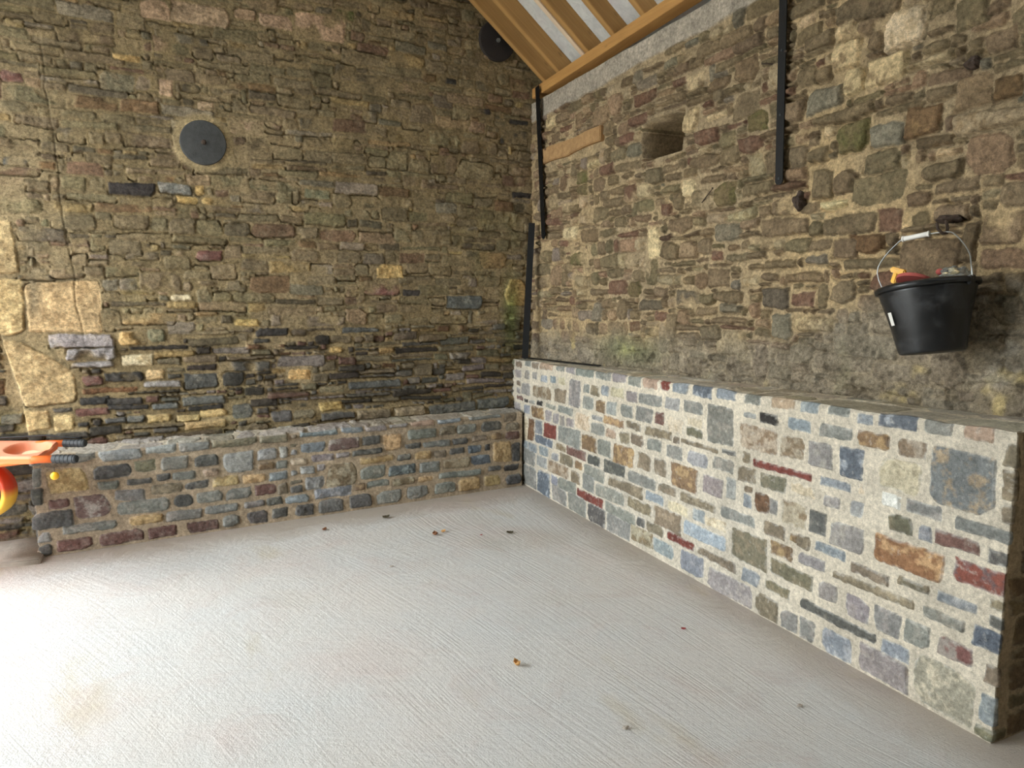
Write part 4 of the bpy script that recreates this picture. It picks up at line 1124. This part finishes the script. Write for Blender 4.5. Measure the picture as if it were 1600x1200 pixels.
for i in range(na + 1):
    for k in range(nb_ + 1):
        a0, b0 = -1.0 + i / na, .40 * k / nb_
        z = tz(a0, b0); a1, b1 = corner(a0, b0)
        top[i][k] = bm.verts.new(wl(sk(a1, b1), b1, z))
        low[i][k] = bm.verts.new(wl(sk(a1 * .995 - .003, b1), .2 + (b1 - .2) * .985, min(.698, z - .012)))
for i in range(na):
    for k in range(nb_):
        bm.faces.new((top[i][k], top[i + 1][k], top[i + 1][k + 1], top[i][k + 1]))
        bm.faces.new((low[i][k + 1], low[i + 1][k + 1], low[i + 1][k], low[i][k]))
for i in range(na):
    bm.faces.new((low[i][0], low[i + 1][0], top[i + 1][0], top[i][0])); bm.faces.new((top[i][nb_], top[i + 1][nb_], low[i + 1][nb_], low[i][nb_]))
for k in range(nb_):
    bm.faces.new((top[0][k], top[0][k + 1], low[0][k + 1], low[0][k])); bm.faces.new((low[na][k], low[na][k + 1], top[na][k + 1], top[na][k]))
obj('tray', bm, M_tray, tw, smooth=False)
bm = bmesh.new()
c_ = bm.verts.new(wl(sk(-.10, .21), .21, .703)); rg_ = []
for k in range(28):
    t_ = 2 * math.pi * k / 28; rr = 1 + .12 * math.sin(3 * t_ + 1)
    rg_.append(bm.verts.new(wl(sk(-.10 + .055 * rr * math.cos(t_), .21 + .09 * rr * math.sin(t_)), .21 + .09 * rr * math.sin(t_), .702)))
for k in range(28): bm.faces.new((c_, rg_[k], rg_[(k + 1) % 28]))
r_ = bmesh.ops.extrude_face_region(bm, geom=list(bm.faces))
for q in r_['geom']:
    if isinstance(q, bmesh.types.BMVert): q.co.z -= .018
mr = obj('mortar_residue', bm, simple('dried_mortar', L4(222, 206, 168), .95, 0, .1, 40, .6), tw); tag(mr, 'cream dried mortar in the scoop')
for b, z, a0 in ((.020, .720, .0), (.385, .722, -.175)):
    bm = bmesh.new(); add_tube(bm, [wl(-1.2, b + .05, .40), wl(-.8, b + .02, .60), wl(a0 - .30, b, z - .035), wl(a0 - .06, b, z - .004), wl(a0 + .062, b, z)], .0185, 14)
    h_ = obj('handle', bm, M_orange, tw, smooth=True)
    bm = bmesh.new()
    add_tube(bm, [wl(a0 + .058, b, z), wl(a0 + .060, b, z), wl(a0 + .168, b, z), wl(a0 + .174, b, z)], [.019, .0215, .0205, .017], 16)
    for k in range(5): add_tube(bm, [wl(a0 + .075 + k * .02, b, z), wl(a0 + .08 + k * .02, b, z)], .0225, 16)
    obj('grip', bm, M_grip, h_, smooth=False)
# legs and wheel
for b in (.06, .36):
    bm = bmesh.new(); add_tube(bm, [wl(-.60, b, .62), wl(-.62, b, .02), wl(-.70, b, .02), wl(-.82, b, .58)], .016, 12)
    obj('leg', bm, M_orange, tw, smooth=True)
bm = bmesh.new()
Mw = frame(wl(-1.45, .20, .19), wx, wy)
add_lathe(bm, [(.11, -.04), (.16, -.045), (.185, -.025), (.19, 0), (.185, .025), (.16, .045), (.11, .04)], 40, Mw, closed=True)
whl = obj('wheel', bm, M_grip, tw, smooth=True)
bm = bmesh.new(); add_lathe(bm, [(0, -.05), (.03, -.05), (.03, -.02), (.11, -.03), (.11, .03), (.03, .02), (.03, .05), (0, .05)], 40, Mw)
obj('hub', bm, M_yel, whl)
for b in (.145, .255):
    bm = bmesh.new(); add_tube(bm, [wl(-1.45, b, .19), wl(-1.1, b - .03 if b < .25 else b + .03, .45)], .014, 10); obj('fork', bm, M_orange, tw, smooth=True)
# cable draped over the barrow
bm = bmesh.new()
cp = [wb(-.75, .33, .752), wb(-.45, .35, .758), wb(-.27, .36, .765), wb(-.20, .37, .768), wb(-.12, .375, .758), wb(-.055, .385, .752), wb(-.02, .39, .75)]
add_tube(bm, cp, .0045, 8)
o = obj('cable', bm, M_black, smooth=True); tag(o, 'thin black cable looped over the far rim of the wheelbarrow', 'cable')
# yellow tag hanging from the near handle
ty = empty('hanging_tag', wb(.06, .02, .668)); tag(ty, 'small yellow rounded tag hanging on a thread below the nearer barrow grip', 'tag')
bm = bmesh.new(); bmesh.ops.create_uvsphere(bm, u_segments=20, v_segments=12, radius=.019)
for v in bm.verts:
    v.co.z = v.co.z * 1.05 - .033; v.co.y *= .7
obj('float', bm, M_yel, ty, smooth=True)
bm = bmesh.new(); add_tube(bm, [(0, 0, .01), (0, 0, -.018)], .0012, 6); obj('thread', bm, M_grip, ty)
# round red, yellow and black object under the rim, cut off by the frame
tr = empty('round_tool_case', wb(-.44, .22, .405)); tag(tr, 'round black case with a red and yellow shell beneath the orange barrow tray', 'tool')
def mat_shell():
    s = N('red_yellow_shell'); sx = s.n('ShaderNodeSeparateXYZ'); s.l(s.tc.outputs['Object'], sx.inputs[0])
    n = s.noise(14, 3)
    f = s.rng(s.math('ADD', sx.outputs[2], s.math('MULTIPLY', n, .04)), .09, .14, 0, 1)
    return s.done(s.mix(f, L4(226, 176, 50), L4(196, 66, 36)), .4)
Mr = frame((0, 0, .10), wx, wy)
bm = bmesh.new(); add_lathe(bm, [(.118, -.05), (.140, -.045), (.146, 0), (.140, .045), (.118, .05)], 56, Mr, closed=True)
obj('shell', bm, mat_shell(), tr, smooth=True)
bm = bmesh.new(); add_lathe(bm, [(0, -.052), (.05, -.055), (.12, -.045), (.12, .045), (.05, .055), (0, .052)], 56, Mr)
obj('core', bm, M_grip, tr, smooth=True)

# ------------------------------------------------------------------ leaves and crumbs on the floor
def leaf(x, y, sz, mat, label, seed, rot=0.0, curl=1.0, name='fallen_leaf', cat='leaf'):
    bm = bmesh.new(); rs = random.Random(seed); n = 9
    prev = None
    for i in range(n + 1):
        t_ = i / n; w = sz * .42 * math.sin(math.pi * min(1, t_ * .96 + .03)) ** .8 * (1 + .25 * math.sin(t_ * 17 + seed))
        row = [bm.verts.new(((t_ - .5) * sz, k * w, sz * curl * (.28 * abs(k) ** 1.5 + .22 * (2 * t_ - 1) ** 2) + .002)) for k in (-1, -.5, 0, .5, 1)]
        if prev:
            for k in range(4): bm.faces.new((prev[k], prev[k + 1], row[k + 1], row[k]))
        prev = row
    o = obj(name, bm, mat, smooth=True)
    sm = o.modifiers.new('t', 'SOLIDIFY'); sm.thickness = .0012
    o.location = (x, y, .001); o.rotation_euler = (0, 0, rot)
    tag(o, label, cat, None); return o
M_lf1 = simple('leaf_tan', L4(206, 156, 92), .7); M_lf2 = simple('leaf_brown', L4(120, 76, 44), .8); M_lf3 = simple('leaf_dark', L4(74, 66, 44), .8)
M_lf4 = simple('leaf_red', L4(150, 52, 48), .7)
leaf(1.153, 2.495, .034, M_lf1, 'curled tan dry leaf alone near the middle front of the concrete floor', 1, 1.9, 1.6)
leaf(1.353, 4.169, .042, M_lf2, 'brown curled leaf, left one of a close pair on the floor', 2, 1.5, 1.2)
leaf(1.42, 4.205, .034, M_lf1, 'tan leaf, right one of a close pair on the floor', 3, .4, 1.0)
leaf(1.80, 4.006, .045, M_lf3, 'dark green-brown leaf on the floor near the wall corner', 4, -.4, .7)
leaf(1.158, 4.647, .05, M_lf3, 'dark brown leaf below the left-hand low wall', 5, .1, .8)
leaf(.73, 4.56, .036, M_lf2, 'small dark brown leaf furthest left, below the left-hand low wall', 6, .8, .9)
leaf(1.977, 2.475, .024, M_lf4, 'tiny red fragment of leaf in front of the right-hand low wall', 7, -.5, .5)
leaf(1.62, 4.05, .018, M_lf4, 'tiny dull red leaf scrap between the leaf pair and the wall corner', 8, .4, .5)
rock('stone_chip', (1.98, 1.80, .006), (.012, .008, .004), M_conc, 'grey chip of stone on the floor near the right-hand wall end', 'stone chip', 21)
rock('stone_chip', (.964, 3.765, .005), (.012, .007, .004), M_conc, 'pale chip of mortar on the floor left of centre', 'stone chip', 22)
rock('stone_chip', (1.32, 1.95, .007), (.012, .008, .005), M_conc, 'pale chip of mortar on the floor at the front right of centre', 'stone chip', 23)
